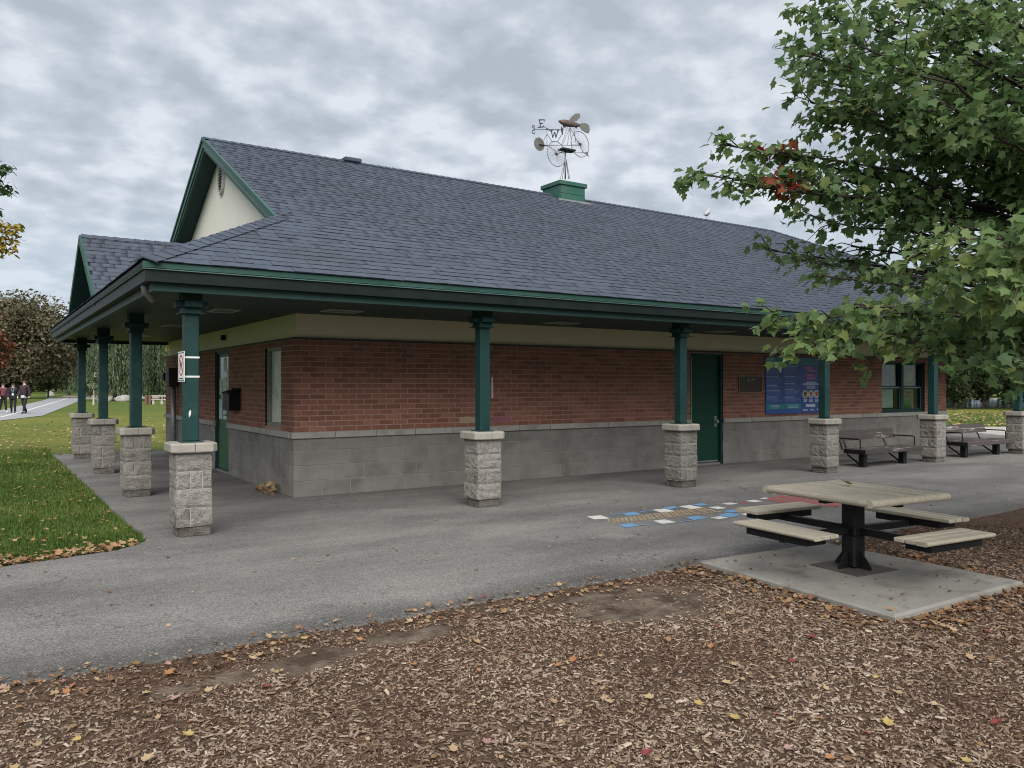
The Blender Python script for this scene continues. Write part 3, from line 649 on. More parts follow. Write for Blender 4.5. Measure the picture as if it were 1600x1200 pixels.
bz = [0.0, 0.212, 0.415, 0.612]; bh = [0.212, 0.203, 0.197, 0.162]
blocks = lay('R', 0.0, WX, bz, bh, 0.40, 0.008, OPR, 0.0, 0.12, 0.5, 0.002) + lay('L', 0.128, WY, bz, bh, 0.40, 0.008, OPL, 0.0, 0.12, 0.5, 0.002)
place(blocks, 300, 'block', m_block, bw, 0.004, 'remaining_blocks')
# projecting ledge stones
led = MB(); led.box(0.01, 7.335, 0.012, 0.3, ZB + 0.004, ZL - 0.004); ledo = led.build('ledge', m_bmortar, B)
stones = lay('R', -0.03, WX + 0.03, [ZB], [ZL - ZB + 0.006], 0.60, 0.006, [OPR[0]], -0.035, 0.10, 0, 0.001) + lay('L', 0.106, WY + 0.02, [ZB], [ZL - ZB + 0.006], 0.60, 0.006, [OPL[1]], -0.035, 0.10, 0, 0.001)
place(stones, 300, 'ledge_stone', m_ledge, ledo, 0.006, 'remaining_ledge')
# cream band above the bricks, dark flashing between
mb = MB(); wall_core(mb, 'R', 0.045, WX - 0.045, ZT + 0.03, 2.52, 0.045, 0.35, []); wall_core(mb, 'L', 0.35, WY - 0.05, ZT + 0.03, 2.52, 0.045, 0.35, [])
mb.box(WX - 0.35, WX - 0.045, 0.35, WY - 0.05, ZT + 0.03, 2.52); mb.box(0.35, WX - 0.35, WY - 0.35, WY - 0.05, ZT + 0.03, 2.52)
mb.build('cream_band', m_cream, B)
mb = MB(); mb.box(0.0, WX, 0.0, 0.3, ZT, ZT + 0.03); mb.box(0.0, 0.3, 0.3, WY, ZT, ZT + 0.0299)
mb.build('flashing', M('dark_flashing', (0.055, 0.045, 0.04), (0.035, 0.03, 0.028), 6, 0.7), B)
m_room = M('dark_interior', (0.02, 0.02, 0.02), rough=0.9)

# ---- long wall: door
def bxo(name, mat, parent, *b, c=0.0):
    m_ = MB(); (m_.cham(*b, c) if c else m_.box(*b)); return m_.build(name, mat, parent)
x0, x1, _, z1, _ = OPR[0]
dr = bxo('door', m_doorg, B, x0 + 0.05, x1 - 0.05, 0.075, 0.12, 0.045, z1 - 0.045)
mb = MB(); mb.box(x0, x0 + 0.047, 0.02, 0.2, 0.0, z1); mb.box(x1 - 0.047, x1, 0.02, 0.2, 0.0, z1); mb.box(x0 + 0.047, x1 - 0.047, 0.02, 0.2, z1 - 0.042, z1)
mb.build('door_frame', m_green, B)
bxo('reveal_strip', m_white, dr, x0 + 0.048, x0 + 0.056, 0.018, 0.074, 0.05, z1 - 0.06)
bxo('threshold', m_steel, dr, x0 + 0.048, x1 - 0.048, 0.03, 0.16, 0.0, 0.035)
bxo('kick_strip', m_steel, dr, x0 + 0.06, x1 - 0.06, 0.068, 0.074, 0.05, 0.075)
mb = MB(); mb.tube([(x1 - 0.13, 0.075, 0.80), (x1 - 0.13, 0.03, 0.80)], 0.026, 12); mb.tube([(x1 - 0.13, 0.028, 0.80), (x1 - 0.13, 0.012, 0.80)], 0.032, 12); mb.box(x1 - 0.16, x1 - 0.10, 0.069, 0.074, 0.70, 0.90)
mb.build('handle', m_steel, dr)
mb = MB(); mb.tube([(x1 - 0.13, 0.075, 1.36), (x1 - 0.13, 0.06, 1.36)], 0.018, 10); mb.build('lock', m_dark, dr)
bxo('door_lining', m_room, B, x0 + 0.001, x1 - 0.001, 0.21, 0.29, 0.0, z1)
# ---- long wall: window with two sash pairs
x0, x1, z0, z1, _ = OPR[1]; xm = (x0 + x1) / 2; zm = z0 + 0.575
wd_ = MB(); F_ = 0.05
wd_.box(x0, x0 + F_, 0.04, 0.16, z0, z1); wd_.box(x1 - F_, x1, 0.04, 0.16, z0, z1); wd_.box(x0 + F_, x1 - F_, 0.04, 0.16, z1 - F_, z1); wd_.box(x0 + F_, x1 - F_, 0.04, 0.16, z0, z0 + F_)
wd_.box(xm - 0.045, xm + 0.045, 0.035, 0.16, z0 + F_, z1 - F_)
win = wd_.build('window', m_green, B)
m_glass = bpy.data.materials.new('window_glass'); m_glass.use_nodes = True
gt_ = m_glass.node_tree; gt_.nodes.remove(gt_.nodes['Principled BSDF'])
g1_ = gt_.nodes.new('ShaderNodeBsdfTransparent'); g1_.inputs[0].default_value = (0.86, 0.9, 0.88, 1); g2_ = gt_.nodes.new('ShaderNodeBsdfGlossy'); g2_.inputs['Roughness'].default_value = 0.03
g3_ = gt_.nodes.new('ShaderNodeMixShader'); g4_ = gt_.nodes.new('ShaderNodeLayerWeight'); g4_.inputs[0].default_value = 0.04
gt_.links.new(g4_.outputs['Facing'], g3_.inputs[0]); gt_.links.new(g1_.outputs[0], g3_.inputs[1]); gt_.links.new(g2_.outputs[0], g3_.inputs[2]); gt_.links.new(g3_.outputs[0], gt_.nodes['Material Output'].inputs[0])
m_blind = M('pale_blind', (0.42, 0.47, 0.45), (0.38, 0.43, 0.41), 3, 0.7)
m_blind2 = M('beige_blind', (0.30, 0.31, 0.24), (0.26, 0.27, 0.21), 3, 0.7)
m_paper = M('paper', (0.66, 0.66, 0.63), (0.60, 0.60, 0.57), 20, 0.8)
m_tan = M('tan_paper', (0.26, 0.235, 0.155), (0.21, 0.19, 0.13), 5, 0.8)
m_yel = M('yellow_paint', (0.42, 0.36, 0.05), (0.36, 0.30, 0.05), 14, 0.8)
m_grn = M('green_drawing', (0.06, 0.19, 0.075), (0.045, 0.14, 0.06), 14, 0.8)
m_brn = M('brown_drawing', (0.20, 0.085, 0.055), (0.14, 0.07, 0.05), 18, 0.8)
for (a, b) in ((x0 + F_, xm - 0.045), (xm + 0.045, x1 - F_)):
    for (c0, c1, dy_) in ((z0 + F_, zm, 0.0), (zm, z1 - F_, 0.03)):
        s_ = MB(); t_ = 0.03; y_ = 0.07 + dy_
        s_.box(a + 0.002, a + t_, y_, y_ + 0.028, c0, c1); s_.box(b - t_, b - 0.002, y_, y_ + 0.028, c0, c1); s_.box(a + t_, b - t_, y_, y_ + 0.028, c1 - t_, c1 - 0.002); s_.box(a + t_, b - t_, y_, y_ + 0.028, c0 + 0.002, c0 + t_)
        so = s_.build('sash', m_green, win)
        bxo('pane', m_glass, win, a + t_, b - t_, y_ + 0.012, y_ + 0.016, c0 + t_, c1 - t_)
    tr_ = MB(); tr_.box(a + 0.012, b - 0.008, 0.058, 0.068, zm - 0.012, zm + 0.004); tr_.box(b - 0.02, b - 0.008, 0.058, 0.068, z0 + F_ + 0.01, zm - 0.014)
    tr_.build('screen_edge', m_steel, win)
bl = MB()
for k in range(22):
    z_ = z0 + F_ + 0.06 + k * 0.0215; bl.box(x0 + F_ + 0.02, xm - 0.20, 0.150, 0.158, z_, z_ + 0.019)
bl.build('blind', m_blind, win)
bxo('blind', m_blind2, win, x0 + F_ + 0.02, xm - 0.07, 0.150, 0.156, zm + 0.02, z1 - F_ - 0.005)
bxo('backing_sheet', m_tan, win, xm + 0.06, x1 - F_ - 0.06, 0.150, 0.156, zm + 0.01, z1 - F_ - 0.005)
sd = MB(); cxs, czs = (xm + x1) / 2 + 0.05, zm + 0.26
sd.prism([(cxs + 0.125 * math.cos(t), 0.1485, czs + 0.15 * math.sin(t)) for t in np.linspace(0, 6.283, 25)[:-1]], (0, 0.0014, 0))
sd.build('sun_drawing', m_yel, win)
rd = MB()
for k in range(16):
    t = 2 * math.pi * k / 16 + 0.1; r0, r1 = 0.17, 0.27 + 0.05 * (k % 2); w_ = 0.012
    p0 = np.array([cxs + r0 * math.cos(t), 0.1485, czs + r0 * 1.1 * math.sin(t)]); p1 = np.array([cxs + r1 * math.cos(t), 0.1485, czs + r1 * math.sin(t)]); q = np.array([-math.sin(t) * w_, 0, math.cos(t) * w_])
    rd.prism([p0 - q, p1 - q * .6, p1 + q * .6, p0 + q], (0, 0.0012, 0))
rd.build('sun_rays', m_yel, win)
bxo('backing_sheet', m_tan, win, xm + 0.08, x1 - F_ - 0.19, 0.140, 0.146, z0 + F_ + 0.02, zm - 0.05)
fl = MB()
for k in range(9):
    xx = xm + 0.12 + k * 0.052; top = z0 + F_ + 0.24 + 0.09 * ((k * 7) % 5) / 5
    fl.prism([(xx - 0.045, 0.1385, z0 + F_ + 0.03), (xx + 0.045, 0.1385, z0 + F_ + 0.03), (xx + 0.02, 0.1385, top - 0.06), (xx, 0.1385, top)], (0, 0.0013 + 0.0002 * (k % 2), 0))
fl.build('leaf_drawing', m_grn, win)
fb = MB()
for k in range(11):
    xx, zz_ = xm + 0.14 + (k % 6) * 0.085, zm - 0.13 - 0.09 * (k // 6) + 0.03 * ((k * 3) % 4) / 4
    fb.prism([(xx + 0.034 * math.cos(t), 0.1378 - 0.0002 * (k % 3), zz_ + 0.034 * math.sin(t)) for t in np.linspace(0, 6.283, 9)[:-1]], (0, 0.0008, 0))
fb.build('flower_drawing', m_brn, win)
bxo('window_back', m_room, B, x0, x1, 0.27, 0.30, z0, z1)

# ---- short wall: boarded window and door
y0, y1, z0, z1, _ = OPL[0]
mb = MB(); F_ = 0.055
mb.box(0.03, 0.15, y0, y0 + F_, z0, z1); mb.box(0.03, 0.15, y1 - F_, y1, z0, z1); mb.box(0.03, 0.15, y0 + F_, y1 - F_, z1 - F_, z1); mb.box(0.03, 0.15, y0 + F_, y1 - F_, z0, z0 + F_)
w2 = mb.build('window', M('grey_frame', (0.22, 0.22, 0.19), (0.17, 0.17, 0.15), 8, 0.6), B)
bxo('obscured_pane', M('filmed_glass', (0.46, 0.50, 0.42), (0.58, 0.61, 0.53), 7, 0.4, dirt=(0.30, 0.34, 0.27), dscale=5, spec=0.4), w2, 0.085, 0.095, y0 + F_, y1 - F_, z0 + F_, z1 - F_)
bxo('window_head', m_dark, B, 0.02, 0.16, y0, y1, z1 + 0.002, ZT - 0.002)
bxo('window_back', m_room, B, 0.27, 0.30, y0, y1, z0, z1)
y0, y1, _, z1, _ = OPL[1]
mb = MB(); mb.box(0.02, 0.2, y0, y0 + 0.045, 0, z1); mb.box(0.02, 0.2, y1 - 0.045, y1, 0, z1); mb.box(0.02, 0.2, y0 + 0.045, y1 - 0.045, z1 - 0.042, z1)
mb.build('door_frame', m_green, B)
d2 = bxo('door', M('mid_green_door', (0.022, 0.085, 0.035), (0.028, 0.10, 0.042), 2, 0.5), B, 0.05, 0.095, y0 + 0.048, y1 - 0.048, 0.05, z1 - 0.045)
bxo('threshold', m_steel, d2, 0.01, 0.16, y0 + 0.046, y1 - 0.046, 0.0, 0.03)
mb = MB(); hy = y0 + 0.13
mb.tube([(0.05, hy, 0.98), (-0.01, hy, 0.98), (-0.015, hy + 0.03, 0.98), (-0.015, hy + 0.13, 0.98)], 0.012, 8); mb.box(0.044, 0.0495, hy - 0.03, hy + 0.03, 0.88, 1.08)
mb.build('handle', m_steel, d2)
bxo('door_glass', M('dark_glass', (0.05, 0.06, 0.055), rough=0.15, spec=0.6), d2, 0.0485, 0.0498, y0 + 0.20, y1 - 0.15, 1.12, 1.96)
bxo('door_lining', m_room, B, 0.21, 0.29, y0, y1, 0.0, z1)
# electrical conduit, meter box, wall lamp at the far end of the short wall
mb = MB(); mb.tube([(-0.08, 7.35, 0.0), (-0.08, 7.35, 1.47)], 0.05, 12); cp = mb.build('conduit', m_steel, B, smooth=True)
bxo('meter_box', M('brown_box', (0.04, 0.028, 0.024), rough=0.6), B, -0.20, -0.002, 7.20, 7.56, 1.45, 1.83, c=0.012)
bxo('wall_lamp', m_dark, B, -0.14, -0.002, 8.12, 8.36, 1.58, 1.74, c=0.015)
bxo('wall_camera', m_dark, B, -0.03, 0.043, 3.62, 3.72, 2.24, 2.33, c=0.01)

# ------------------------------------------------------------------ roof
EX0, EX1, EY0, EY1 = -2.20, 19.20, -2.40, 8.80; ZE, ZR = 2.632, 5.477; YC = 3.2; GX = -0.40; RX = 13.6; SL = (ZR - ZE) / (YC - EY0)
GZ = ZE + SL * (GX - EX0)                       # where the hip meets the gable overhang
GW = -0.12                                      # plane of the gable wall
fy = EY0 + (GX - EX0); by_ = EY1 - (GX - EX0)
roof = MB()
# solid deck: top faces a little under the shingles, flat bottom
t0 = -0.012
P_ = dict(a=(EX0, EY0, ZE), b=(EX1, EY0, ZE), c=(EX1, EY1, ZE), d=(EX0, EY1, ZE), h1=(GX, fy, GZ), h2=(GX, by_, GZ), r0=(GX, YC, ZR), r1=(RX, YC, ZR))
P_['w1'] = (GW, fy + (GW - GX), ZE + SL * (GW - EX0)); P_['w2'] = (GW, by_ - (GW - GX), ZE + SL * (GW - EX0))
def dn(p): return (p[0], p[1], p[2] + t0)
keys = list(P_); ix = {k: i for i, k in enumerate(keys)}; V = [dn(P_[k]) for k in keys]
nb = len(V); V += [(EX0, EY0, 2.55), (EX1, EY0, 2.55), (EX1, EY1, 2.55), (EX0, EY1, 2.55)]
faces = [('a', 'b', 'r1', 'r0', 'h1'), ('b', 'c', 'r1'), ('c', 'd', 'h2', 'r0', 'r1'), ('d', 'a', 'h1', 'w1', 'w2', 'h2')]
F = [tuple(ix[k] for k in f) for f in faces]
F += [(nb, nb + 1, ix['b'], ix['a']), (nb + 1, nb + 2, ix['c'], ix['b']), (nb + 2, nb + 3, ix['d'], ix['c']), (nb + 3, nb, ix['a'], ix['d']), (nb + 3, nb + 2, nb + 1, nb)]
roof.add(V, F); roofo = roof.build('roof', m_deck, B)
# gable overhang underside and the cream gable wall
mb = MB(); zw = ZE + SL * (GW - EX0) - 0.06
zg = ZR - 0.10
mb.prism([(GW, YC - (zg - zw) / SL - 0.0, zw), (GW, YC + (zg - zw) / SL, zw), (GW, YC, zg)], (0.1, 0, 0)); gab = mb.build('gable_wall', m_creamg, B)
mb = MB()
for sgn in (-1, 1):
    yb = YC + sgn * (YC - fy); zb = GZ
    mb.prism([(GX, YC, ZR - 0.03), (GX, yb, zb - 0.03), (GX, yb, zb - 0.12), (GX, YC, ZR - 0.12)], (GW - GX + 0.02, 0, 0))
mb.build('gable_soffit', m_fascia, B)
for sgn in (-1, 1):
    mb = MB(); e_ = 0.02; yb = YC + sgn * (YC - fy) - sgn * e_; zb = GZ + SL * e_
    mb.prism([(GX - 0.03, YC, ZR + 0.0), (GX - 0.03, yb, zb), (GX - 0.03, yb + sgn * 0.0, zb - 0.13), (GX - 0.03, YC, ZR - 0.145)], (0.029, 0, 0)); mb.build('rake_board', m_trimgrey, B)
    mb = MB(); mb.prism([(GX - 0.05, YC, ZR + 0.012), (GX - 0.05, yb, zb + 0.012), (GX - 0.05, yb, zb - 0.045), (GX - 0.05, YC, ZR - 0.045)], (0.019, 0, 0)); mb.build('rake_trim', m_trim, B)
    mb = MB(); mb.prism([(GX - 0.012, YC, ZR - 0.15), (GX - 0.012, yb, zb - 0.135), (GX - 0.012, yb, zb - 0.185), (GX - 0.012, YC, ZR - 0.20)], (0.05, 0, 0)); mb.build('rake_trim', m_trim, B)
# louvred vent in the gable wall
vy, vz = YC, 4.87; mb = MB()
el = [(0.19 * math.cos(t), 0.27 * math.sin(t)) for t in np.linspace(0, 2 * math.pi, 29)[:-1]]
n = len(el); V = [(GW - 0.05, vy + a, vz + b) for a, b in el] + [(GW - 0.05, vy + a * 0.82, vz + b * 0.88) for a, b in el] + [(GW + 0.002, vy + a * 1.05, vz + b * 1.03) for a, b in el] + [(GW - 0.005, vy + a * 0.82, vz + b * 0.88) for a, b in el]
mb.add(V, [f for i in range(n) for j in [(i + 1) % n] for f in ((i, i + n, j + n, j), (i, j, j + 2 * n, i + 2 * n), (i + n, i + 3 * n, j + 3 * n, j + n))] )
m_vent = M('vent_grey', (0.47, 0.47, 0.43), (0.42, 0.42, 0.39), 8, 0.7)
vent = mb.build('gable_vent', m_vent, B)
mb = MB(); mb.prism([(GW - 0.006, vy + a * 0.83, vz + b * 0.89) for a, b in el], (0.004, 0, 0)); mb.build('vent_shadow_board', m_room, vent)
for k in range(9):
    z_ = vz - 0.20 + k * 0.048; hw = 0.19 * 0.82 * math.sqrt(max(0.04, 1 - ((z_ - vz) / (0.27 * 0.88)) ** 2)) + 0.004
    mb = MB(); mb.prism([(GW - 0.046, vy - hw, z_ - 0.008), (GW - 0.046, vy + hw, z_ - 0.008), (GW - 0.016, vy + hw, z_ + 0.016), (GW - 0.016, vy - hw, z_ + 0.016)], (0.004, 0, -0.006)); mb.build('slat', m_vent, vent)
# small gable over the entrance on the short side
GY, GHW, GAZ, GFX = 3.2, 1.80, 3.72, -2.17
gs = (GAZ - ZE) / GHW
xr = EX0 + (GAZ - ZE) / SL                       # where its ridge runs into the hip
mb = MB()
V = [(GFX, GY - GHW, ZE - 0.01), (GFX, GY + GHW, ZE - 0.01), (GFX, GY, GAZ - 0.012), (xr, GY, GAZ - 0.012), (GFX, GY - GHW, ZE - 0.08), (GFX, GY + GHW, ZE - 0.08), (GFX, GY, GAZ - 0.09), (xr, GY, GAZ - 0.09)]
mb.add(V, [(0, 3, 2), (2, 3, 1), (4, 6, 7), (6, 5, 7), (0, 2, 6, 4), (2, 1, 5, 6)]); sg = mb.build('small_gable', m_deck, B)
mb = MB(); mb.prism([(GFX + 0.30, GY - GHW * 0.82, ZE - 0.02), (GFX + 0.30, GY + GHW * 0.82, ZE - 0.02), (GFX + 0.30, GY, ZE + gs * GHW * 0.82)], (0.05, 0, 0)); mb.build('gable_panel', m_fascia, sg)
for sgn in (-1, 1):
    mb = MB(); mb.prism([(GFX - 0.03, GY, GAZ + 0.005), (GFX - 0.03, GY + sgn * GHW, ZE + 0.005), (GFX - 0.03, GY + sgn * (GHW - 0.02), ZE - 0.11), (GFX - 0.03, GY, GAZ - 0.125)], (0.029, 0, 0)); mb.build('rake_board', m_trim, sg)
    mb = MB(); mb.prism([(GFX, GY, GAZ - 0.10), (GFX, GY + sgn * GHW, ZE - 0.10), (GFX, GY + sgn * GHW, ZE - 0.13), (GFX, GY, GAZ - 0.13)], (0.3, 0, 0)); mb.build('gable_soffit', m_fascia, sg)

# shingles: thin tapered plates in courses over every slope
SH = []
def shingle_slope(o, eu, ev, poly, normal, weight=True, exp_=0.143):
    """o origin at the eave, eu along the eave, ev up the slope (unit vectors); poly in (u,v) on the slope"""
    o, eu, ev, normal = (np.asarray(q, float) for q in (o, eu, ev, normal)); vmax = max(p[1] for p in poly); k = 0; v = -0.03
    while v < vmax - 0.01:
        vm = min(max(v + exp_ * 0.5, 0.001), vmax - 1e-3); xs_ = []
        for i in range(len(poly)):
            (u0, v0), (u1, v1) = poly[i], poly[(i + 1) % len(poly)]
            if (v0 - vm) * (v1 - vm) < 0: xs_.append(u0 + (u1 - u0) * (vm - v0) / (v1 - v0))
        xs_.sort()
        for a, b in zip(xs_[0::2], xs_[1::2]):
            u = a - rnd.uniform(0, 0.15)
            while u < b:
                w_ = rnd.choice((0.13, 0.16, 0.19, 0.22, 0.25)) * rnd.uniform(0.92, 1.08); u0, u1 = max(u, a), min(u + w_ - 0.004, b); u += w_
                if u1 - u0 < 0.03: continue
                th = rnd.choice((0.006, 0.008, 0.010, 0.012)); v1 = min(v + exp_ + 0.02, vmax)
                p = lambda uu, vv, hh: o + eu * uu + ev * vv + normal * hh
                Q = [p(u0, v, 0.0), p(u1, v, 0.0), p(u1, v1, -0.006), p(u0, v1, -0.006), p(u0, v, th), p(u1, v, th), p(u1, v1, 0.002), p(u0, v1, 0.002)]
                c_ = sum(Q) / 8; dd = CAM - c_; r = np.linalg.norm(dd); wgt = max(0, (dd @ normal) / r) * (u1 - u0) * exp_ / (r * r)
                SH.append((wgt, Q))
        v += exp_; k += 1
nl = math.sqrt(1 + SL * SL); LV = (YC - EY0) * nl; HV = (GX - EX0) * nl
nF = np.array([0, -SL, 1]) / nl
shingle_slope((EX0, EY0, ZE), (1, 0, 0), (0, 1 / nl, SL / nl), [(0, 0), (EX1 - EX0, 0), (RX - EX0, LV), (GX - EX0, LV), (GX - EX0, HV)], nF)
shingle_slope((EX1, EY1, ZE), (-1, 0, 0), (0, -1 / nl, SL / nl), [(0, 0), (EX1 - EX0, 0), (EX1 - GX, HV), (EX1 - GX, LV), (EX1 - RX, LV)], np.array([0, SL, 1]) / nl)
WV = (GW - EX0) * nl
shingle_slope((EX0, EY1, ZE), (0, -1, 0), (1 / nl, 0, SL / nl), [(0, 0), (EY1 - EY0, 0), (EY1 - EY0 - (GW - EX0), WV), (GW - EX0, WV)], np.array([-SL, 0, 1]) / nl)
shingle_slope((EX1, EY0, ZE), (0, 1, 0), (-1 / nl, 0, SL / nl), [(0, 0), (EY1 - EY0, 0), ((EY1 - EY0) / 2, (EX1 - RX) * nl)], np.array([SL, 0, 1]) / nl)
gn = math.sqrt(1 + gs * gs); GVL = GHW * gn
for sgn in (-1, 1):
    o_ = (GFX, GY + sgn * GHW, ZE); 
    shingle_slope(o_, (1, 0, 0), (0, -sgn / gn, gs / gn), [(0, 0.0), (0.001, 0), (xr - GFX + 0.03, GVL), (0, GVL)], np.array([0, sgn * gs, 1]) / gn)
SH.sort(key=lambda q: -q[0])
SF = [(4, 5, 6, 7), (0, 1, 5, 4), (1, 2, 6, 5), (3, 0, 4, 7)]
for wgt, Q in SH[:300]:
    c_ = sum(Q) / 8; me = new_mesh('shingle', [q - c_ for q in Q], SF, m_shingle); me.materials.append(m_deck); me.polygons[1].material_index = 1
    # faces of slopes that run the other way round need no turning: cycles shades both sides
    obj('shingle', me, roofo, loc=tuple(c_))
V = np.array([q for _, Q in SH[300:] for q in Q]); nS = len(SH) - 300
Fq = np.array(SF)[None] + (np.arange(nS) * 8)[:, None, None]
me = fast_mesh('remaining_shingles', V, Fq.reshape(-1, 4), m_shingle, np.repeat(rg.random(nS), 4)); me.materials.append(m_deck)
me.polygons.foreach_set('material_index', np.tile(np.array([0, 1, 0, 0], np.int32), nS)); obj('remaining_shingles', me, roofo, kind='stuff')
# cap shingles over hips and ridges
def caps(p0, p1, nA, nB, wdt=0.14, step=0.145, lift=0.012):
    p0, p1, nA, nB = (np.asarray(q, float) for q in (p0, p1, nA, nB)); d = p1 - p0; Ln = np.linalg.norm(d); d /= Ln
    sA = np.cross(d, nA); sA /= np.linalg.norm(sA); sB = np.cross(nB, d); sB /= np.linalg.norm(sB)
    sA, sB = (sA if sA[2] < 0 else -sA), (sB if sB[2] < 0 else -sB)
    up_ = (nA + nB); up_ /= np.linalg.norm(up_); me = None
    for k in range(int(Ln / step)):
        a, b = k * step, k * step + step + 0.03
        def q(t, l): return [sA * wdt + up_ * l, up_ * (l + 0.004), sB * wdt + up_ * l]
        if me is None:
            lo, hi = q(0, lift + 0.012), q(0, lift)
            V = lo + [v + d * (b - a) for v in hi] + [v - up_ * 0.014 for v in lo]
            me = new_mesh('cap_shingle', V, [(0, 1, 4, 3), (1, 2, 5, 4), (6, 7, 1, 0), (7, 8, 2, 1)], m_shingle)
        obj('cap_shingle', me, roofo, loc=tuple(p0 + d * a))
nL = np.array([-SL, 0, 1]) / nl; nR = np.array([SL, 0, 1]) / nl; nBk = np.array([0, SL, 1]) / nl
caps(P_['a'], P_['h1'], nF, nL, 0.15); caps(P_['b'], P_['r1'], nF, nR, 0.15); caps((GX - 0.02, YC, ZR), (RX, YC, ZR), nF, nBk, 0.13)
caps((GFX, GY, GAZ), (xr, GY, GAZ), np.array([0, -gs, 1]) / gn, np.array([0, gs, 1]) / gn, 0.12)
caps(P_['d'], P_['h2'], nBk, nL, 0.15)
# hip continues as a flashed edge along the foot of the gable wall
mb = MB(); mb.box(3.9, 4.6, YC - 0.12, YC + 0.12, ZR + 0.01, ZR + 0.05)
p = pln(548, 250, YC); mb = MB(); mb.cham(p[0] - 0.16, p[0] + 0.16, YC - 0.13, YC + 0.13, ZR - 0.02, ZR + 0.055, 0.015); mb.build('ridge_vent', m_shingle, B)
p = pln(838, 317, 2.75); bxo('roof_outlet', m_dark, B, p[0] - 0.07, p[0] + 0.07, 2.70, 2.80, p[2] - 0.04, p[2] + 0.07)

# eaves: green drip edge, gutter, frieze board, soffit
def ring_band(x0, x1, y0, y1, w_, z0, z1):      # a frame of four mitred boards, outer face on the given rectangle
    V = [(x0, y0, z0), (x1, y0, z0), (x1, y1, z0), (x0, y1, z0), (x0, y0, z1), (x1, y0, z1), (x1, y1, z1), (x0, y1, z1)]
    Q = [(x0 + w_, y0 + w_), (x1 - w_, y0 + w_), (x1 - w_, y1 - w_), (x0 + w_, y1 - w_)]
    out = []
    for i in range(4):
        j = (i + 1) % 4; o_, p_ = V[i], V[j]; qi, qj = Q[i], Q[j]
        W_ = [o_, p_, (*qj, z0), (*qi, z0), (o_[0], o_[1], z1), (p_[0], p_[1], z1), (*qj, z1), (*qi, z1)]
        out.append(MB().add(W_, [(0, 3, 2, 1), (4, 5, 6, 7), (0, 1, 5, 4), (1, 2, 6, 5), (2, 3, 7, 6), (3, 0, 4, 7)]))
    return out
for k_, m_ in enumerate(ring_band(EX0 - 0.006, EX1 + 0.006, EY0 - 0.006, EY1 + 0.006, 0.02, 2.562, 2.616)): m_.build('drip_edge', m_trim if k_ != 3 else m_gutter, B)
for m_ in ring_band(EX0 + 0.02, EX1 - 0.02, EY0 + 0.02, EY1 - 0.02, 0.11, 2.438, 2.5545): m_.build('gutter', m_gutter, B)
for m_ in ring_band(EX0 - 0.003, EX1 + 0.003, EY0 - 0.003, EY1 + 0.003, 0.022, 2.5475, 2.5560): m_.build('gutter_lip', m_trimgrey, B)
for m_ in ring_band(EX0 + 0.10, EX1 - 0.10, EY0 + 0.10, EY1 - 0.10, 0.06, 2.362, 2.47): m_.build('frieze_board', m_fascia, B)
mb = MB(); ZS = 2.43
mb.box(EX0 + 0.161, EX1 - 0.161, EY0 + 0.161, 0.044, ZS, ZS + 0.04); mb.box(EX0 + 0.161, 0.044, 0.0445, EY1 - 0.161, ZS, ZS + 0.04); mb.box(WX - 0.044, EX1 - 0.161, 0.0445, EY1 - 0.161, ZS, ZS + 0.04)
sof = mb.build('soffit', m_soffit, B)
for (lx, ly, rot) in [(0.42, -0.62, 0), (3.95, -0.62, 0), (7.45, -0.62, 0), (10.9, -0.62, 0), (14.4, -0.62, 0), (-0.86, 0.15, 1), (-0.86, 3.2, 1), (-0.86, 6.3, 1)]:
    hx, hy_ = (0.23, 0.16) if not rot else (0.16, 0.23)
    mb = MB(); t_ = 0.028
    mb.box(lx - hx, lx + hx, ly - hy_, ly - hy_ + t_, ZS - 0.012, ZS - 0.001); mb.box(lx - hx, lx + hx, ly + hy_ - t_, ly + hy_, ZS - 0.012, ZS - 0.001)
    mb.box(lx - hx, lx - hx + t_, ly - hy_ + t_, ly + hy_ - t_, ZS - 0.012, ZS - 0.001); mb.box(lx + hx - t_, lx + hx, ly - hy_ + t_, ly + hy_ - t_, ZS - 0.012, ZS - 0.001)
    lf = mb.build('soffit_light', M('light_frame', (0.42, 0.42, 0.40), rough=0.6) if lx == 0.42 else bpy.data.materials['light_frame'], B)
    bxo('lens', m_soffit if False else (M('light_lens', (0.10, 0.11, 0.10), rough=0.4) if lx == 0.42 else bpy.data.materials['light_lens']), lf, lx - hx + t_, lx + hx - t_, ly - hy_ + t_, ly + hy_ - t_, ZS - 0.006, ZS - 0.001)
mb = MB(); gp = [(-2.12, -1.98, 2.462), (-2.12, -1.98, 2.42), (-2.10, -1.94, 2.375), (-2.04, -1.80, 2.355), (-1.98, -1.55, 2.35)]
mb.tube([(x, y, z + 0.0) for x, y, z in gp], 0.034, 10); mb.build('downspout_elbow', m_steel, B, smooth=True)

# ---- cupola
cu = MB(); cx0, cx1, cy0, cy1, cz1 = 6.515, 7.223, 2.83, 3.50, 5.70
cu.box(cx0 + 0.03, cx1 - 0.03, cy0 + 0.03, cy1 - 0.03, 5.2, cz1 - 0.02); cup = cu.build('cupola', m_cup, B)
bxo('cupola_top', m_cup, cup, cx0 - 0.01, cx1 + 0.01, cy0 - 0.01, cy1 + 0.01, cz1 - 0.075, cz1 + 0.012, c=0.008)
bxo('panel', m_cup, cup, cx0 + 0.04, cx1 - 0.04, cy0 + 0.018, cy0 + 0.031, 5.46, cz1 - 0.08)
bxo('panel', m_cup, cup, cx0 + 0.04, cx1 - 0.04, cy0 + 0.018, cy0 + 0.031, 5.25, 5.452)
bxo('panel', m_cup, cup, cx0 + 0.018, cx0 + 0.031, cy0 + 0.04, cy0 + 0.30, 5.3, cz1 - 0.08)
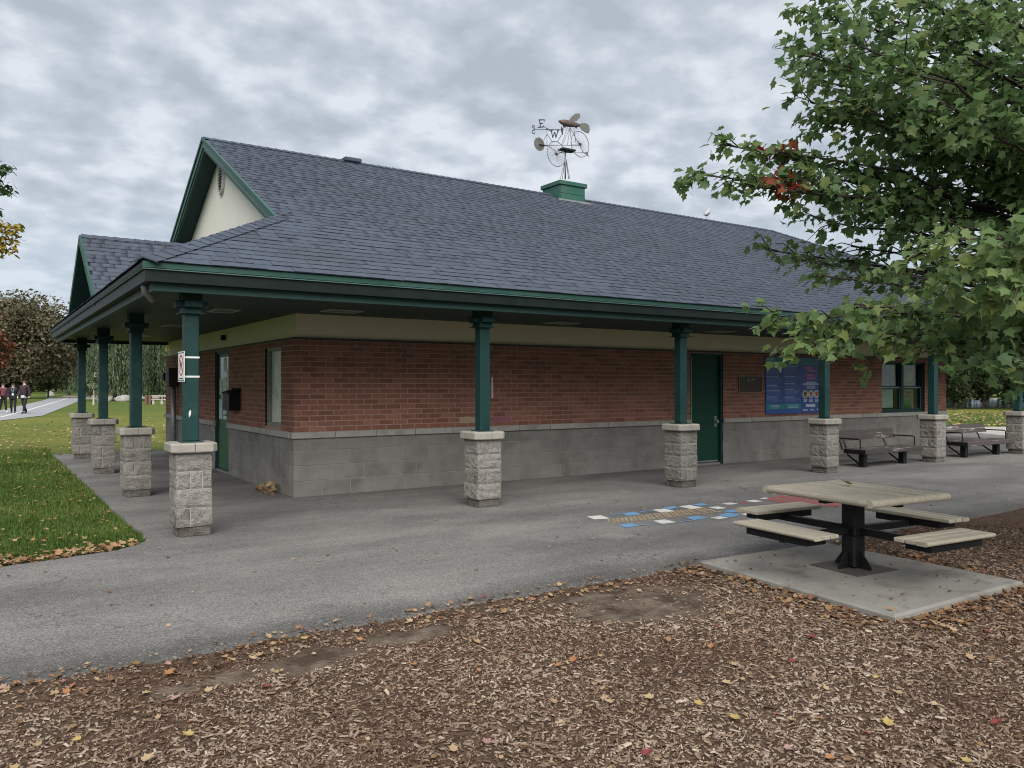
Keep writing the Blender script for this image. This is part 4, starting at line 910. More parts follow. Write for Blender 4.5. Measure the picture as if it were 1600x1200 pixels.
bxo('panel', m_cup, cup, cx0 + 0.018, cx0 + 0.031, cy0 + 0.308, cy1 - 0.04, 5.3, cz1 - 0.08)
mb = MB(); mb.prism([(cx0 - 0.05, cy0 - 0.012, 5.285), (cx1 + 0.2, cy0 - 0.012, 5.285), (cx1 + 0.05, cy0 - 0.012, 5.325), (cx0 - 0.02, cy0 - 0.012, 5.325)], (0, 0.03, 0)); mb.build('flashing', m_steel, cup)
# ------------------------------------------------------------------ columns
STONE_CACHE = {}
def stone_mesh(sx, sy, sz, v, rough=True):
    key = (round(sx, 3), round(sy, 3), round(sz, 3), v)
    if key in STONE_CACHE: return STONE_CACHE[key]
    r_ = random.Random(hash(key) & 0xffff); bm = bmesh.new(); bmesh.ops.create_cube(bm, size=1.0)
    for q in bm.verts: q.co = Vector((q.co.x * sx, q.co.y * sy, q.co.z * sz))
    bmesh.ops.subdivide_edges(bm, edges=[e for e in bm.edges], cuts=6, use_grid_fill=True)
    sd = r_.uniform(0, 50)
    for q in bm.verts:
        c = q.co.copy(); ex = (sx / 2 - abs(c.x), sy / 2 - abs(c.y), sz / 2 - abs(c.z)); srt = sorted(ex)
        edge = min(1.0, srt[1] / 0.012)                 # pillowed split face: edges drawn in, middle proud
        n = Vector((0, 0, 0)); 
        for i in range(2):
            if ex[i] < 1e-4: n[i] = math.copysign(1, c[i])
        if n.length > 0:
            k = mn.noise(Vector((c.x * 22 + sd, c.y * 22, c.z * 22))) * 0.6 + mn.noise(Vector((c.x * 55 + sd, c.y * 55, c.z * 55))) * 0.5
            q.co += n.normalized() * (-0.006 + 0.007 * edge + 0.012 * k * (0.35 + 0.65 * edge))
    me = bpy.data.meshes.new('stone'); bm.to_mesh(me); bm.free(); me.materials.append(m_stone); STONE_CACHE[key] = me; return me
m_pcore = m_pmortar
m_foot = M('stained_shaded_foot_stone', (0.15, 0.138, 0.12), (0.10, 0.092, 0.08), 14, 0.95, 1.0, 70, var=0.1, dirt=(0.06, 0.055, 0.042), dscale=4, dlo=0.5, dhi=0.68, grain=0.3, gscale=110, bdist=0.02)  # stained stone; base colour also darkened to stand in for shade
def foot_mesh(w_, v):
    k = ('foot', round(w_, 3), v)
    if k not in STONE_CACHE:
        me = stone_mesh(w_, w_, 0.098, v).copy(); me.materials.clear(); me.materials.append(m_foot); STONE_CACHE[k] = me
    return STONE_CACHE[k]
def cap_half(sg):
    """half of the cap: clipped outer corners, bevelled top edge"""
    h, c = 0.216, 0.048; g_ = 0.0025
    o_ = [(sg * g_, -h), (sg * (h - c), -h), (sg * h, -h + c), (sg * h, h - c), (sg * (h - c), h), (sg * g_, h)]
    if sg < 0: o_ = o_[::-1]
    sc = lambda k: [(sg * g_ if abs(x) < 0.01 else x * k, y * k) for x, y in o_]
    V = [(x, y, 0.824) for x, y in sc(0.97)] + [(x, y, 0.834) for x, y in o_] + [(x, y, 0.900) for x, y in o_] + [(x, y, 0.915) for x, y in sc(0.955)]
    n = 6; F = [tuple(range(n))[::-1], tuple(range(3 * n, 4 * n))] + [(k * n + i, k * n + (i + 1) % n, (k + 1) * n + (i + 1) % n, (k + 1) * n + i) for k in range(3) for i in range(n)]
    return new_mesh('cap_slab', V, F, m_cap)
CAPM = [cap_half(-1), cap_half(1)]
mb = MB(); mb.cham(-0.068, 0.068, -0.068, 0.068, 0.927, 2.432, 0.008); POSTM = mb.mesh('post', m_green)
mb = MB(); mb.box(-0.105, 0.105, -0.105, 0.105, 0.9155, 0.927); PLATEM = mb.mesh('base_plate', M('plate_green', (0.02, 0.045, 0.043), rough=0.6))
mb = MB()
mb.box(-0.115, 0.115, -0.115, 0.115, 2.185, 2.195); mb.box(-0.088, 0.088, -0.088, 0.088, 2.1955, 2.245)
mb.cham(-0.150, 0.150, -0.085, 0.085, 2.2455, 2.312, 0.005); mb.cham(-0.085, 0.085, -0.150, 0.150, 2.246, 2.311, 0.005); mb.box(-0.092, 0.092, -0.092, 0.092, 2.3125, 2.429)
CAPIM = mb.mesh('capital', m_green)
mb = MB(); mb.box(-0.160, 0.160, -0.160, 0.160, 0.10, 0.825); COREM = mb.mesh('pier_core', m_pcore)
def column(x, y, label, seed, lean=0.0):
    t = thing('support_column', label, 'column', (x, y, 0), 0.0, 'stone and steel columns around the canopy')
    w_, g_ = 0.338, 0.010; r_ = random.Random(seed)
    obj('pier_core', COREM, t, world=False)
    courses = [(0.105, 0.178), (0.287, 0.178), (0.469, 0.172), (0.645, 0.172)]
    order = [(1, 0, 2, 0), (0, 1, 0, 1), (2, 1, 0, 1), (1, 0, 1, 0)][seed % 4]
    for k, (z, h) in enumerate(courses):
        ty = order[k]; H_ = h - 0.006; off = r_.uniform(-0.003, 0.003)
        if ty == 0: L_ = [(0, -0.086, w_, 0.168), (0, 0.086, w_, 0.168)]
        elif ty == 1: L_ = [(-0.104, 0, 0.13, w_), (0.068, 0, 0.206, w_)]
        else: L_ = [(-0.102, 0, 0.134, w_), (0.022, 0, 0.106, w_), (0.124, 0, 0.090, w_)]
        for i, (ox, oy, sx, sy) in enumerate(L_):
            obj('stone', stone_mesh(sx, sy, H_, (k + i + seed) % 3), t, world=False, loc=(ox + off, oy, z + H_ / 2))
    b0 = 0.026 if seed % 3 == 1 else 0.02
    obj('foot_stone', foot_mesh(w_ - 2 * b0, seed % 3), t, world=False, loc=(0.012, 0, 0.046), rot=(0, 0, r_.uniform(-0.05, 0.05)))
    for m_ in CAPM: obj('cap_slab', m_, t, world=False)
    obj('base_plate', PLATEM, t, world=False); obj('post', POSTM, t, world=False); obj('capital', CAPIM, t, world=False)
    return t
SX, SY, PX0, PY0 = 3.403, 3.335, -1.694, -1.954
colA = column(PX0, PY0, 'corner column with two white bands and a sign, nearest the camera', 0)
labs = ['green post on stone pier in front of the long brick wall', 'green post on stone pier just before the dark green door', 'green post on stone pier in front of the blue notice board',
        'green post on stone pier between the two benches', 'green post on stone pier past the second bench, partly behind leaves', 'farthest column of the long side, at the canopy corner']
for i, l_ in enumerate(labs): column(PX0 + SX * (i + 1), PY0, l_, i + 1)
for j, l_ in enumerate(['second column along the lawn side, next to the banded one', 'third column along the lawn side', 'last column of the lawn side, farthest along the grass']): column(PX0, PY0 + SY * (j + 1), l_, j + 5)
for z_ in (1.565, 1.755):
    mb = MB(); mb.box(-0.0695, 0.0695, -0.0695, 0.0695, z_ - 0.009, z_ + 0.009); mb.build('sign_band', m_white, colA, world=False)
mb = MB(); mb.prism([(-0.03, -0.0692, 1.16), (-0.012, -0.0692, 1.19), (-0.01, -0.0692, 1.22), (-0.018, -0.0692, 1.24), (-0.032, -0.0692, 1.21)], (0, 0.001, 0)); mb.build('paint_chip', m_white, colA, world=False)
mb = MB(); mb.tube([(PX0 + 2 * SX - 0.03, PY0 - 0.096, 1.33), (PX0 + 2 * SX - 0.03, PY0 - 0.10, 1.33)], 0.014, 8); 
# ------------------------------------------------------------------ prohibition sign on the corner post
m_red = M('sign_red', (0.42, 0.03, 0.025), rough=0.5); m_ink = M('black_ink', (0.014, 0.014, 0.014), rough=0.6); m_signw = M('sign_white', (0.70, 0.70, 0.68), rough=0.5)
sx_ = PX0 - 0.078; cy_s, cz_s = -1.90, 1.665
sgn_t = thing('prohibition_sign', 'white sign with red crossed circle strapped to the corner post', 'sign', (sx_, cy_s, cz_s - 0.15))
bxo('sign_plate', m_signw, sgn_t, sx_, sx_ + 0.004, cy_s - 0.15, cy_s + 0.15, cz_s - 0.15, cz_s + 0.15)
mb = MB()
for a in ((-0.14, 0.14, 0.132, 0.14), (-0.14, 0.14, -0.14, -0.132), (-0.14, -0.132, -0.131, 0.131), (0.132, 0.14, -0.131, 0.131)): mb.box(sx_ - 0.0008, sx_, cy_s + a[0], cy_s + a[1], cz_s + a[2], cz_s + a[3])
mb.build('border', m_ink, sgn_t)
def disc_pts(cy, cz, ry, rz, x, n=28): return [(x, cy + ry * math.cos(t), cz + rz * math.sin(t)) for t in np.linspace(0, 2 * math.pi, n + 1)[:-1]]
mb = MB(); o1 = disc_pts(cy_s, cz_s + 0.012, 0.105, 0.105, sx_ - 0.0012); i1 = disc_pts(cy_s, cz_s + 0.012, 0.085, 0.085, sx_ - 0.0012); n = 28
mb.add(o1 + i1, [(i, (i + 1) % n, (i + 1) % n + n, i + n) for i in range(n)])
q = 0.0095; mb.add([(sx_ - 0.0013, cy_s + 0.064 - q, cz_s + 0.012 + 0.064 + q), (sx_ - 0.0013, cy_s + 0.064 + q, cz_s + 0.012 + 0.064 - q), (sx_ - 0.0013, cy_s - 0.064 + q, cz_s + 0.012 - 0.064 - q), (sx_ - 0.0013, cy_s - 0.064 - q, cz_s + 0.012 - 0.064 + q)], [(0, 1, 2, 3)])
mb.build('red_ring', m_red, sgn_t)
mb = MB()
dogp = [(-0.055, 0.02), (-0.06, 0.035), (-0.045, 0.045), (-0.03, 0.02), (0.02, 0.018), (0.035, 0.045), (0.06, 0.035), (0.058, 0.02), (0.04, 0.012), (0.035, -0.045), (0.022, -0.045), (0.02, -0.012), (-0.028, -0.012), (-0.03, -0.045), (-0.043, -0.045), (-0.045, 0.0)]
mb.add([(sx_ - 0.001, cy_s - a, cz_s + 0.012 + b) for a, b in dogp], [tuple(range(len(dogp)))]); mb.build('pictogram', m_ink, sgn_t)
mb = MB(); mb.box(sx_ - 0.001, sx_, cy_s - 0.09, cy_s + 0.09, cz_s - 0.122, cz_s - 0.112); mb.build('text_line', m_ink, sgn_t)

# ------------------------------------------------------------------ mailbox by the short side's door
my0, my1, mz0, mz1, mxf = 2.55, 2.93, 1.08, 1.40, -0.20
mbx = thing('mailbox', 'black metal mailbox on the brick wall by the side door', 'mailbox', (mxf / 2, 2.74, mz0))
bxo('box_body', m_dark, mbx, mxf + 0.02, -0.002, my0, my1, mz0, mz1 - 0.02, c=0.008)
mb = MB(); mb.prism([(mxf, my0 - 0.012, mz1 - 0.055), (-0.002, my0 - 0.012, mz1 + 0.015), (-0.002, my0 - 0.012, mz1 + 0.035), (mxf - 0.006, my0 - 0.012, mz1 - 0.035)], (0, my1 - my0 + 0.024, 0)); mb.build('lid', m_dark, mbx)
mb = MB(); mb.prism([(-0.10, 2.70 + 0.05 * math.cos(t) + 0.04, mz1 - 0.005 + 0.05 * math.sin(t)) for t in np.linspace(0, math.pi, 9)], (0.02, 0, 0)); mb.build('handle', m_dark, mbx)
# ------------------------------------------------------------------ notices on that door
m_typ = M('grey_print', (0.30, 0.31, 0.33), rough=0.8); m_blue_n = M('pale_blue_paper', (0.50, 0.60, 0.62), rough=0.8)
notes = [('narrow white paper notice high on the side door', 3.60, 3.80, 1.70, 1.95, m_paper), ('white paper notice taped near the door edge, above the handle', 3.42, 3.60, 1.52, 1.76, m_paper), ('grey-bordered paper notice on the far half of the side door', 3.86, 4.06, 1.32, 1.58, m_paper),
         ('small printed notice in the middle of the side door', 3.63, 3.80, 1.36, 1.62, m_paper), ('rounded pale blue notice low on the door, hinge side', 3.88, 4.08, 0.90, 1.24, m_blue_n), ('rounded pale blue notice low on the door, next to the handle', 3.60, 3.82, 0.90, 1.24, m_blue_n)]
for l_, a, b, c0, c1, mt in notes:
    t = thing('paper_notice', l_, 'notice', (0.046, (a + b) / 2, c0))
    xo = 0.0462
    mb = MB(); mb.box(xo - 0.001, xo, a, b, c0, c1); mb.build('sheet', mt, t)
    mb = MB(); nl_ = int((c1 - c0) / 0.034)
    for k in range(1, nl_): mb.box(xo - 0.0016, xo - 0.0011, a + 0.02, b - 0.02 - 0.05 * rnd.random(), c1 - k * 0.034 - 0.008, c1 - k * 0.034)
    mb.build('print', m_typ, t)
# ------------------------------------------------------------------ bronze plaque
pq = thing('bronze_plaque', 'dark bronze plaque with thin pale frame beside the green door', 'plaque', (8.97, 0, 1.33))
x0, x1, z0, z1 = 8.625, 9.31, 1.335, 1.665
bxo('plate', M('dark_bronze', (0.045, 0.032, 0.024), (0.06, 0.042, 0.03), 10, 0.5, metal=0.4), pq, x0, x1, -0.018, -0.001, z0, z1, c=0.004)
m_frame = M('plaque_frame', (0.25, 0.17, 0.11), rough=0.5, metal=0.3)
mb = MB()
for a in ((x0, x1, z1 - 0.014, z1), (x0, x1, z0, z0 + 0.014), (x0, x0 + 0.014, z0 + 0.0145, z1 - 0.0145), (x1 - 0.014, x1, z0 + 0.0145, z1 - 0.0145)): mb.box(a[0], a[1], -0.025, -0.0185, a[2], a[3])
mb.build('frame', m_frame, pq)
mb = MB(); cx_p, cz_p = x0 + 0.27, z1 - 0.085
mb.prism([(cx_p - 0.008, -0.0190, cz_p - 0.03), (cx_p + 0.03, -0.0190, cz_p - 0.035), (cx_p + 0.03, -0.0190, cz_p - 0.025), (cx_p + 0.005, -0.0190, cz_p - 0.018), (cx_p + 0.012, -0.0190, cz_p + 0.035), (cx_p + 0.002, -0.0190, cz_p + 0.035)], (0, 0.0008, 0))
for k in range(4): mb.box(x0 + 0.37 + k * 0.03, x0 + 0.37 + k * 0.03 + 0.02, -0.0192, -0.0184, cz_p + 0.002, cz_p + 0.018)
mb.build('emblem', M('pale_bronze', (0.42, 0.34, 0.25), rough=0.5), pq)
for a, b in ((x0 + 0.03, z0 + 0.03), (x1 - 0.03, z0 + 0.03), (x0 + 0.03, z1 - 0.03), (x1 - 0.03, z1 - 0.03)):
    mb = MB(); mb.tube([(a, -0.0185, b), (a, -0.024, b)], 0.007, 8); mb.build('screw', m_frame, pq)
# ------------------------------------------------------------------ blue notice board
nbx0, nbx1, nbz0, nbz1 = 9.405, 11.27, 0.905, 2.045; W_, H_ = nbx1 - nbx0, nbz1 - nbz0
nbd = thing('notice_board', 'large blue information board with teal panels on the brick wall', 'notice board', ((nbx0 + nbx1) / 2, 0, nbz0))
m_nblue = M('poster_blue', (0.018, 0.045, 0.20), (0.022, 0.055, 0.22), 1.5, 0.4, spec=0.4); m_nblue2 = M('poster_light_blue', (0.03, 0.075, 0.26), rough=0.4); m_teal = M('poster_teal', (0.02, 0.17, 0.19), (0.018, 0.15, 0.175), 2, 0.4)
m_ntxt = M('poster_text', (0.13, 0.19, 0.36), rough=0.5); m_nhead = M('poster_heading', (0.30, 0.38, 0.55), rough=0.5); m_npink = M('poster_pink', (0.42, 0.13, 0.24), rough=0.5); m_nwhite = M('poster_white', (0.56, 0.60, 0.68), rough=0.5)
bxo('board', m_nblue, nbd, nbx0, nbx1, -0.02, -0.001, nbz0, nbz1)
def panel(name, mat, u0, u1, v0, v1, lv=1):         # u, v: fractions of the board, v from the top
    m_ = MB(); m_.box(nbx0 + u0 * W_, nbx0 + u1 * W_, -0.02 - 0.0011 * lv, -0.02 - 0.0011 * (lv - 1), nbz1 - v1 * H_, nbz1 - v0 * H_); return m_.build(name, mat, nbd)
panel('header_panel', m_teal, 0.01, 0.99, 0.012, 0.125)
panel('footer_panel', m_teal, 0.01, 0.30, 0.82, 0.915); panel('footer_panel', m_teal, 0.31, 0.585, 0.82, 0.915)
panel('base_panel', m_nblue2, 0.01, 0.29, 0.93, 0.985); panel('base_panel', m_nblue2, 0.30, 0.585, 0.93, 0.985)
def lines(m_, u0, u1, v0, v1, n, hgt, ragged=0.25, lv=1, words=True, centre=False):
    for k in range(n):
        v = v0 + (v1 - v0) * (k + 0.2) / n; end = u1 - ragged * (u1 - u0) * rnd.random(); u = u0 + ((u1 - end) / 2 if centre else 0); end += (u1 - end) / 2 if centre else 0
        while u < end:
            w_ = rnd.uniform(0.012, 0.035) if words else end - u; e_ = min(u + w_, end)
            m_.box(nbx0 + u * W_, nbx0 + e_ * W_, -0.02 - 0.0011 * lv - 0.0009, -0.02 - 0.0011 * lv + 0.0002, nbz1 - (v + hgt) * H_, nbz1 - v * H_); u = e_ + 0.006
tx, hd = MB(), MB()
for (a, b, blocks_) in ((0.025, 0.28, [(0.15, 0.31), (0.34, 0.47), (0.485, 0.56), (0.575, 0.68), (0.69, 0.80)]), (0.315, 0.57, [(0.15, 0.31), (0.33, 0.44), (0.455, 0.54), (0.555, 0.68), (0.695, 0.80)])):
    for v0, v1 in blocks_:
        lines(hd, a, a + (b - a) * rnd.uniform(0.6, 0.9), v0, v0 + 0.02, 1, 0.014, 0.1, 0); lines(tx, a, b, v0 + 0.026, v1, max(2, int((v1 - v0 - 0.03) / 0.017)), 0.008, 0.3, 0)
lines(hd, 0.03, 0.16, 0.03, 0.10, 2, 0.02, 0.2, 1)
lines(hd, 0.07, 0.24, 0.835, 0.905, 3, 0.011, 0.4, 1, centre=True); lines(hd, 0.36, 0.55, 0.835, 0.905, 3, 0.011, 0.4, 1, centre=True)
tx.build('text_lines', m_ntxt, nbd); hd.build('headings', m_nhead, nbd)
for a in ((0.66, 0.79, 0.155, 0.20), (0.69, 0.86, 0.205, 0.25), (0.66, 0.81, 0.29, 0.33), (0.69, 0.84, 0.34, 0.385)): pk = MB(); lines(pk, *a, 1, 0.040, 0.0, 0); pk.build('title_line', m_npink, nbd)
wt = MB(); lines(wt, 0.68, 0.84, 0.43, 0.45, 1, 0.016, 0.05, 0, centre=True); lines(wt, 0.62, 0.90, 0.46, 0.48, 1, 0.020, 0.0, 0); lines(wt, 0.66, 0.86, 0.50, 0.56, 3, 0.010, 0.3, 0, centre=True)
for a in (0.625, 0.725, 0.825): lines(wt, a, a + 0.075, 0.74, 0.80, 3, 0.010, 0.35, 0, centre=True)
lines(wt, 0.66, 0.85, 0.83, 0.885, 3, 0.014, 0.2, 0, centre=True); lines(wt, 0.62, 0.71, 0.925, 0.95, 2, 0.009, 0.3, 0); lines(wt, 0.75, 0.82, 0.925, 0.95, 2, 0.009, 0.3, 0)
wt.box(nbx0 + 0.87 * W_, nbx0 + 0.882 * W_, -0.021, -0.0199, nbz1 - 0.945 * H_, nbz1 - 0.92 * H_); wt.box(nbx0 + 0.895 * W_, nbx0 + 0.907 * W_, -0.021, -0.0199, nbz1 - 0.945 * H_, nbz1 - 0.92 * H_)
wt.build('white_text', m_nwhite, nbd)
for k, (uc, ca, cb) in enumerate(((0.66, (0.45, 0.43, 0.24), (0.07, 0.05, 0.03)), (0.76, (0.50, 0.47, 0.42), (0.22, 0.10, 0.06)), (0.86, (0.50, 0.46, 0.45), (0.33, 0.07, 0.07)))):
    cxo, czo = nbx0 + uc * W_, nbz1 - 0.655 * H_
    mb = MB(); mb.prism([(cxo + 0.088 * math.cos(t), -0.0213, czo + 0.08 * math.sin(t)) for t in np.linspace(0, 6.283, 25)[:-1]], (0, 0.0012, 0)); ov_ = mb.build('round_picture', M('picture_ground', ca, rough=0.5), nbd)
    mb = MB(); mb.prism([(cxo + 0.05 * math.cos(t) * (1 + 0.25 * math.sin(3 * t)), -0.0226, czo + 0.058 * math.sin(t)) for t in np.linspace(0, 6.283, 17)[:-1]], (0, 0.0012, 0)); mb.build('picture_figure', M('picture_figure', cb, rough=0.5), ov_)
# white strip and painted-over patches on the long wall
mb = MB(); p = pln(768, 605, -0.004); mb.prism([(p[0], -0.006, 1.28), (p[0] + 0.03, -0.006, 1.28), (p[0] + 0.02, -0.006, 1.60), (p[0], -0.006, 1.60)], (0, 0.003, 0)); tag(mb.build('torn_paper', m_paper), 'thin torn strip of white paper on the bricks behind a post', 'paper')
for (u0, u1, v0, v1, cc, l_) in ((718, 752, 651, 661, (0.33, 0.25, 0.17), 'faded beige paint smear low on the brick wall'), (770, 797, 650, 659, (0.26, 0.10, 0.13), 'faded pink paint smear low on the brick wall')):
    a = pln(u0, v0, 0); b = pln(u1, v1, 0); mb = MB(); n = 9
    zt = [max(a[2], b[2]) - 0.012 * rnd.random() for _ in range(n)]; zb_ = [min(a[2], b[2]) + 0.012 * rnd.random() for _ in range(n)]; xs_ = np.linspace(a[0], b[0], n)
    mb.prism([(xs_[i], -0.0035, zb_[i]) for i in range(n)] + [(xs_[i], -0.0035, zt[i]) for i in range(n)][::-1], (0, 0.002, 0)); tag(mb.build('paint_smear', M('smear', cc, rough=0.9, grain=0.2, gscale=80)), l_, 'paint')

# ------------------------------------------------------------------ clump of dry leaves at the wall foot
cl = np.array([-0.16, 0.70, 0.0]); n = 130
Pt = cl + np.stack([np.clip(rg.normal(0, 0.06, n), -.1, .1), np.clip(rg.normal(0, 0.12, n), -.2, .2), 0.012 + rg.random(n) ** 1.5 * 0.10], 1)
Rm = rots(rg.uniform(0, 6.28, n), rg.uniform(-1.3, 1.3, n), rg.uniform(-1.3, 1.3, n), *(rg.uniform(0.035, 0.075, n),) * 3)
o = obj('dry_leaf_clump', scatter('dry_leaf_clump', LTd, LFd, Rm, Pt, m_litter, rg.choice([0.25, 0.38, 0.45, 0.5], n))); tag(o, 'clump of dry tan leaves at the foot of the block wall', 'leaf clump')

# ------------------------------------------------------------------ benches
def bench(x0, x1, label, worn):
    t = thing('park_bench', label, 'bench', ((x0 + x1) / 2, -1.72, 0), 0, 'benches under the canopy')
    zt_, y0, y1 = 0.325, -1.98, -1.52
    ys_ = np.linspace(y0, y1, 4)
    for i in range(3):
        mb = MB(); mb.cham(x0, x1, ys_[i] + 0.004, ys_[i + 1] - 0.004, zt_ - 0.085, zt_, 0.008, rnd.random()); mb.build('seat_plank', worn, t)
    mb = MB(); mb.box(x0 - 0.004, x0 + 0.006, y0 + 0.02, y1 - 0.02, zt_ - 0.082, zt_ - 0.004); mb.build('end_plate', m_dark, t)
    for k, (za, zb) in enumerate(((0.455, 0.545), (0.552, 0.642))):
        mb = MB(); dy_ = 0.035 * k
        mb.prism([(x0 + 0.02, -1.43 + dy_, za), (x0 + 0.02, -1.40 + dy_, za - 0.004), (x0 + 0.02, -1.365 + dy_, zb - 0.004), (x0 + 0.02, -1.395 + dy_, zb)], (x1 - x0 - 0.06, 0, 0)); mb.build('back_plank', worn, t)
    for lx in (x0 + 0.17, x1 - 0.42):
        mb = MB(); mb.cham(lx - 0.055, lx + 0.055, -1.86, -1.75, 0.0, zt_ - 0.086, 0.006); mb.build('leg', m_dark, t)
        mb = MB()
        mb.tube([(lx, -1.385, 0.50), (lx, -1.42, 0.44), (lx, -1.49, 0.29), (lx, -1.50, 0.20), (lx, -1.76, 0.03)], 0.016, 6); mb.build('back_strut', m_dark, t)
    mb = MB(); mb.tube([(x0 + 0.01, -1.37, 0.60), (x0 + 0.01, -1.46, 0.43), (x0 + 0.01, -1.50, 0.30)], 0.018, 6); mb.build('back_strut', m_dark, t)
    for lx in (x0 + 0.05, x1 - 0.06):
        mb = MB(); mb.tube([(lx, -1.40, 0.50), (lx, -1.50, 0.505), (lx, -1.80, 0.505), (lx, -1.83, 0.49), (lx, -1.835, 0.326)], 0.013, 6); mb.build('armrest', m_dark, t)
    return t
m_bench2 = M('worn_plank', (0.052, 0.043, 0.041), (0.075, 0.062, 0.057), 6, 0.8, 0.4, 30, var=0.12, stretch=(1, 8, 8), dirt=(0.33, 0.31, 0.28), dscale=1.6, dlo=0.58, dhi=0.63)
bench(9.69, 11.55, 'low brown plank bench in front of the block wall, before the window', m_bench)
bench(13.20, 15.10, 'brown bench with peeling pale paint beyond the end of the building', m_bench2)

# ------------------------------------------------------------------ picnic table
TC = (2.335, -6.56, 0.03); tb = thing('picnic_table', 'square pedestal picnic table with four seats on the concrete slab', 'picnic table', TC, math.radians(-5))
def lbox(name, mat, b, c=0.0, var=0.0, rot=None, loc=None, par=tb):
    m_ = MB(); (m_.cham(*b, c, var) if c else m_.box(*b, var)); o = m_.build(name, mat, par, world=False); 
    if loc: o.location = loc
    if rot: o.rotation_euler = rot
    return o
ZTOP = 0.622; hx, hy_ = 0.455, 0.525; nS = 8; wS = 2 * hx / nS
for i in range(nS):
    a = -hx + i * wS; mb = MB(); edge = i in (0, nS - 1)
    if edge:
        sg_ = -1 if i == 0 else 1; xo = a if i == 0 else a + wS; xi = a + wS - 0.003 if i == 0 else a + 0.003; zc_ = ZTOP - 0.026
        prof = [(xi, ZTOP - 0.052), (xi, ZTOP)] + [(xo - sg_ * 0.026 + sg_ * 0.026 * math.cos(t), zc_ + 0.026 * math.sin(t)) for t in np.linspace(math.pi / 2, -math.pi / 2, 8)]
        mb.prism([(x, -hy_ + 0.052, z) for x, z in prof], (0, 2 * hy_ - 0.104, 0))
    else: mb.cham(a + 0.007, a + wS - 0.007, -hy_ + 0.052, hy_ - 0.052, ZTOP - 0.045, ZTOP, 0.006)
    mb.build('slat', m_slat, tb, world=False)
for sg_ in (-1, 1):
    prof = [(sg_ * (hy_ - 0.049), ZTOP - 0.052), (sg_ * (hy_ - 0.049), ZTOP)] + [(sg_ * (hy_ - 0.026 + 0.026 * math.cos(t)), ZTOP - 0.026 + 0.026 * math.sin(t)) for t in np.linspace(math.pi / 2, -math.pi / 2, 8)]
    mb = MB(); mb.prism([(-hx + 0.004, y, z) for y, z in prof], (2 * hx - 0.008, 0, 0)); mb.build('edge_board', m_slat, tb, world=False)
lbox('under_frame', m_dark, (-0.36, 0.36, -0.03, 0.03, ZTOP - 0.085, ZTOP - 0.0455)); lbox('under_frame', m_dark, (-0.03, 0.03, -0.42, 0.42, ZTOP - 0.086, ZTOP - 0.0456))
mb = MB(); mb.cham(-0.068, 0.068, -0.068, 0.068, 0.008, ZTOP - 0.087, 0.018); mb.build('pedestal', m_dark, tb, world=False)
lbox('base_plate', M('dusty_plate', (0.085, 0.075, 0.066), (0.055, 0.05, 0.045), 12, 0.7), (-0.23, 0.23, -0.23, 0.23, 0.0, 0.008))
for k in range(4):
    mb = MB(); mb.prism([(0.066, -0.006, 0.008), (0.165, -0.006, 0.008), (0.165, -0.006, 0.03), (0.066, -0.006, 0.16)], (0, 0.012, 0)); o = mb.build('gusset', m_dark, tb, world=False); o.rotation_euler = (0, 0, k * math.pi / 2 + math.pi / 4 * 0)
lbox('collar', m_dark, (-0.085, 0.085, -0.085, 0.085, 0.265, 0.345), c=0.012)
ZSE = 0.385
for k in range(4):
    ang = k * math.pi / 2; rz_ = ang
    mb = MB(); mb.cham(0.08, 0.80, -0.025, 0.025, 0.275, 0.33, 0.006); o = mb.build('seat_arm', m_dark, tb, world=False); o.rotation_euler = (0, 0, rz_)
    mb = MB(); mb.box(0.66, 0.86, -0.29, -0.278, ZSE - 0.085, ZSE - 0.031); mb.box(0.66, 0.86, 0.278, 0.29, ZSE - 0.085, ZSE - 0.031); mb.box(0.66, 0.672, -0.278, 0.278, ZSE - 0.085, ZSE - 0.031); mb.box(0.848, 0.86, -0.278, 0.278, ZSE - 0.085, ZSE - 0.031)
    o = mb.build('seat_frame', m_dark, tb, world=False); o.rotation_euler = (0, 0, rz_)
    st = thing('x', '', '') if False else None
    for j in range(3):
        a = 0.635 + j * 0.088; mb = MB()
        if j == 2:
            xo, zc_ = a + 0.088, ZSE - 0.015; prof = [(a + 0.003, ZSE - 0.03), (a + 0.003, ZSE)] + [(xo - 0.015 + 0.015 * math.cos(t), zc_ + 0.015 * math.sin(t)) for t in np.linspace(math.pi / 2, -math.pi / 2, 8)]
            mb.prism([(x, -0.39, z) for x, z in prof], (0, 0.78, 0))
        else: mb.cham(a + 0.005, a + 0.083, -0.39, 0.39, ZSE - 0.03, ZSE, 0.005)
        o = mb.build('seat_slat', m_slat, tb, world=False); o.rotation_euler = (0, 0, rz_)
lv = obj('fallen_leaf', lm(0.88), loc=(2.52, -6.42, TC[2] + ZTOP + 0.012), rot=(0.2, 0.1, 1)); lv.scale = (0.09,) * 3; tag(lv, 'yellowish leaf lying on the picnic table top', 'leaf')

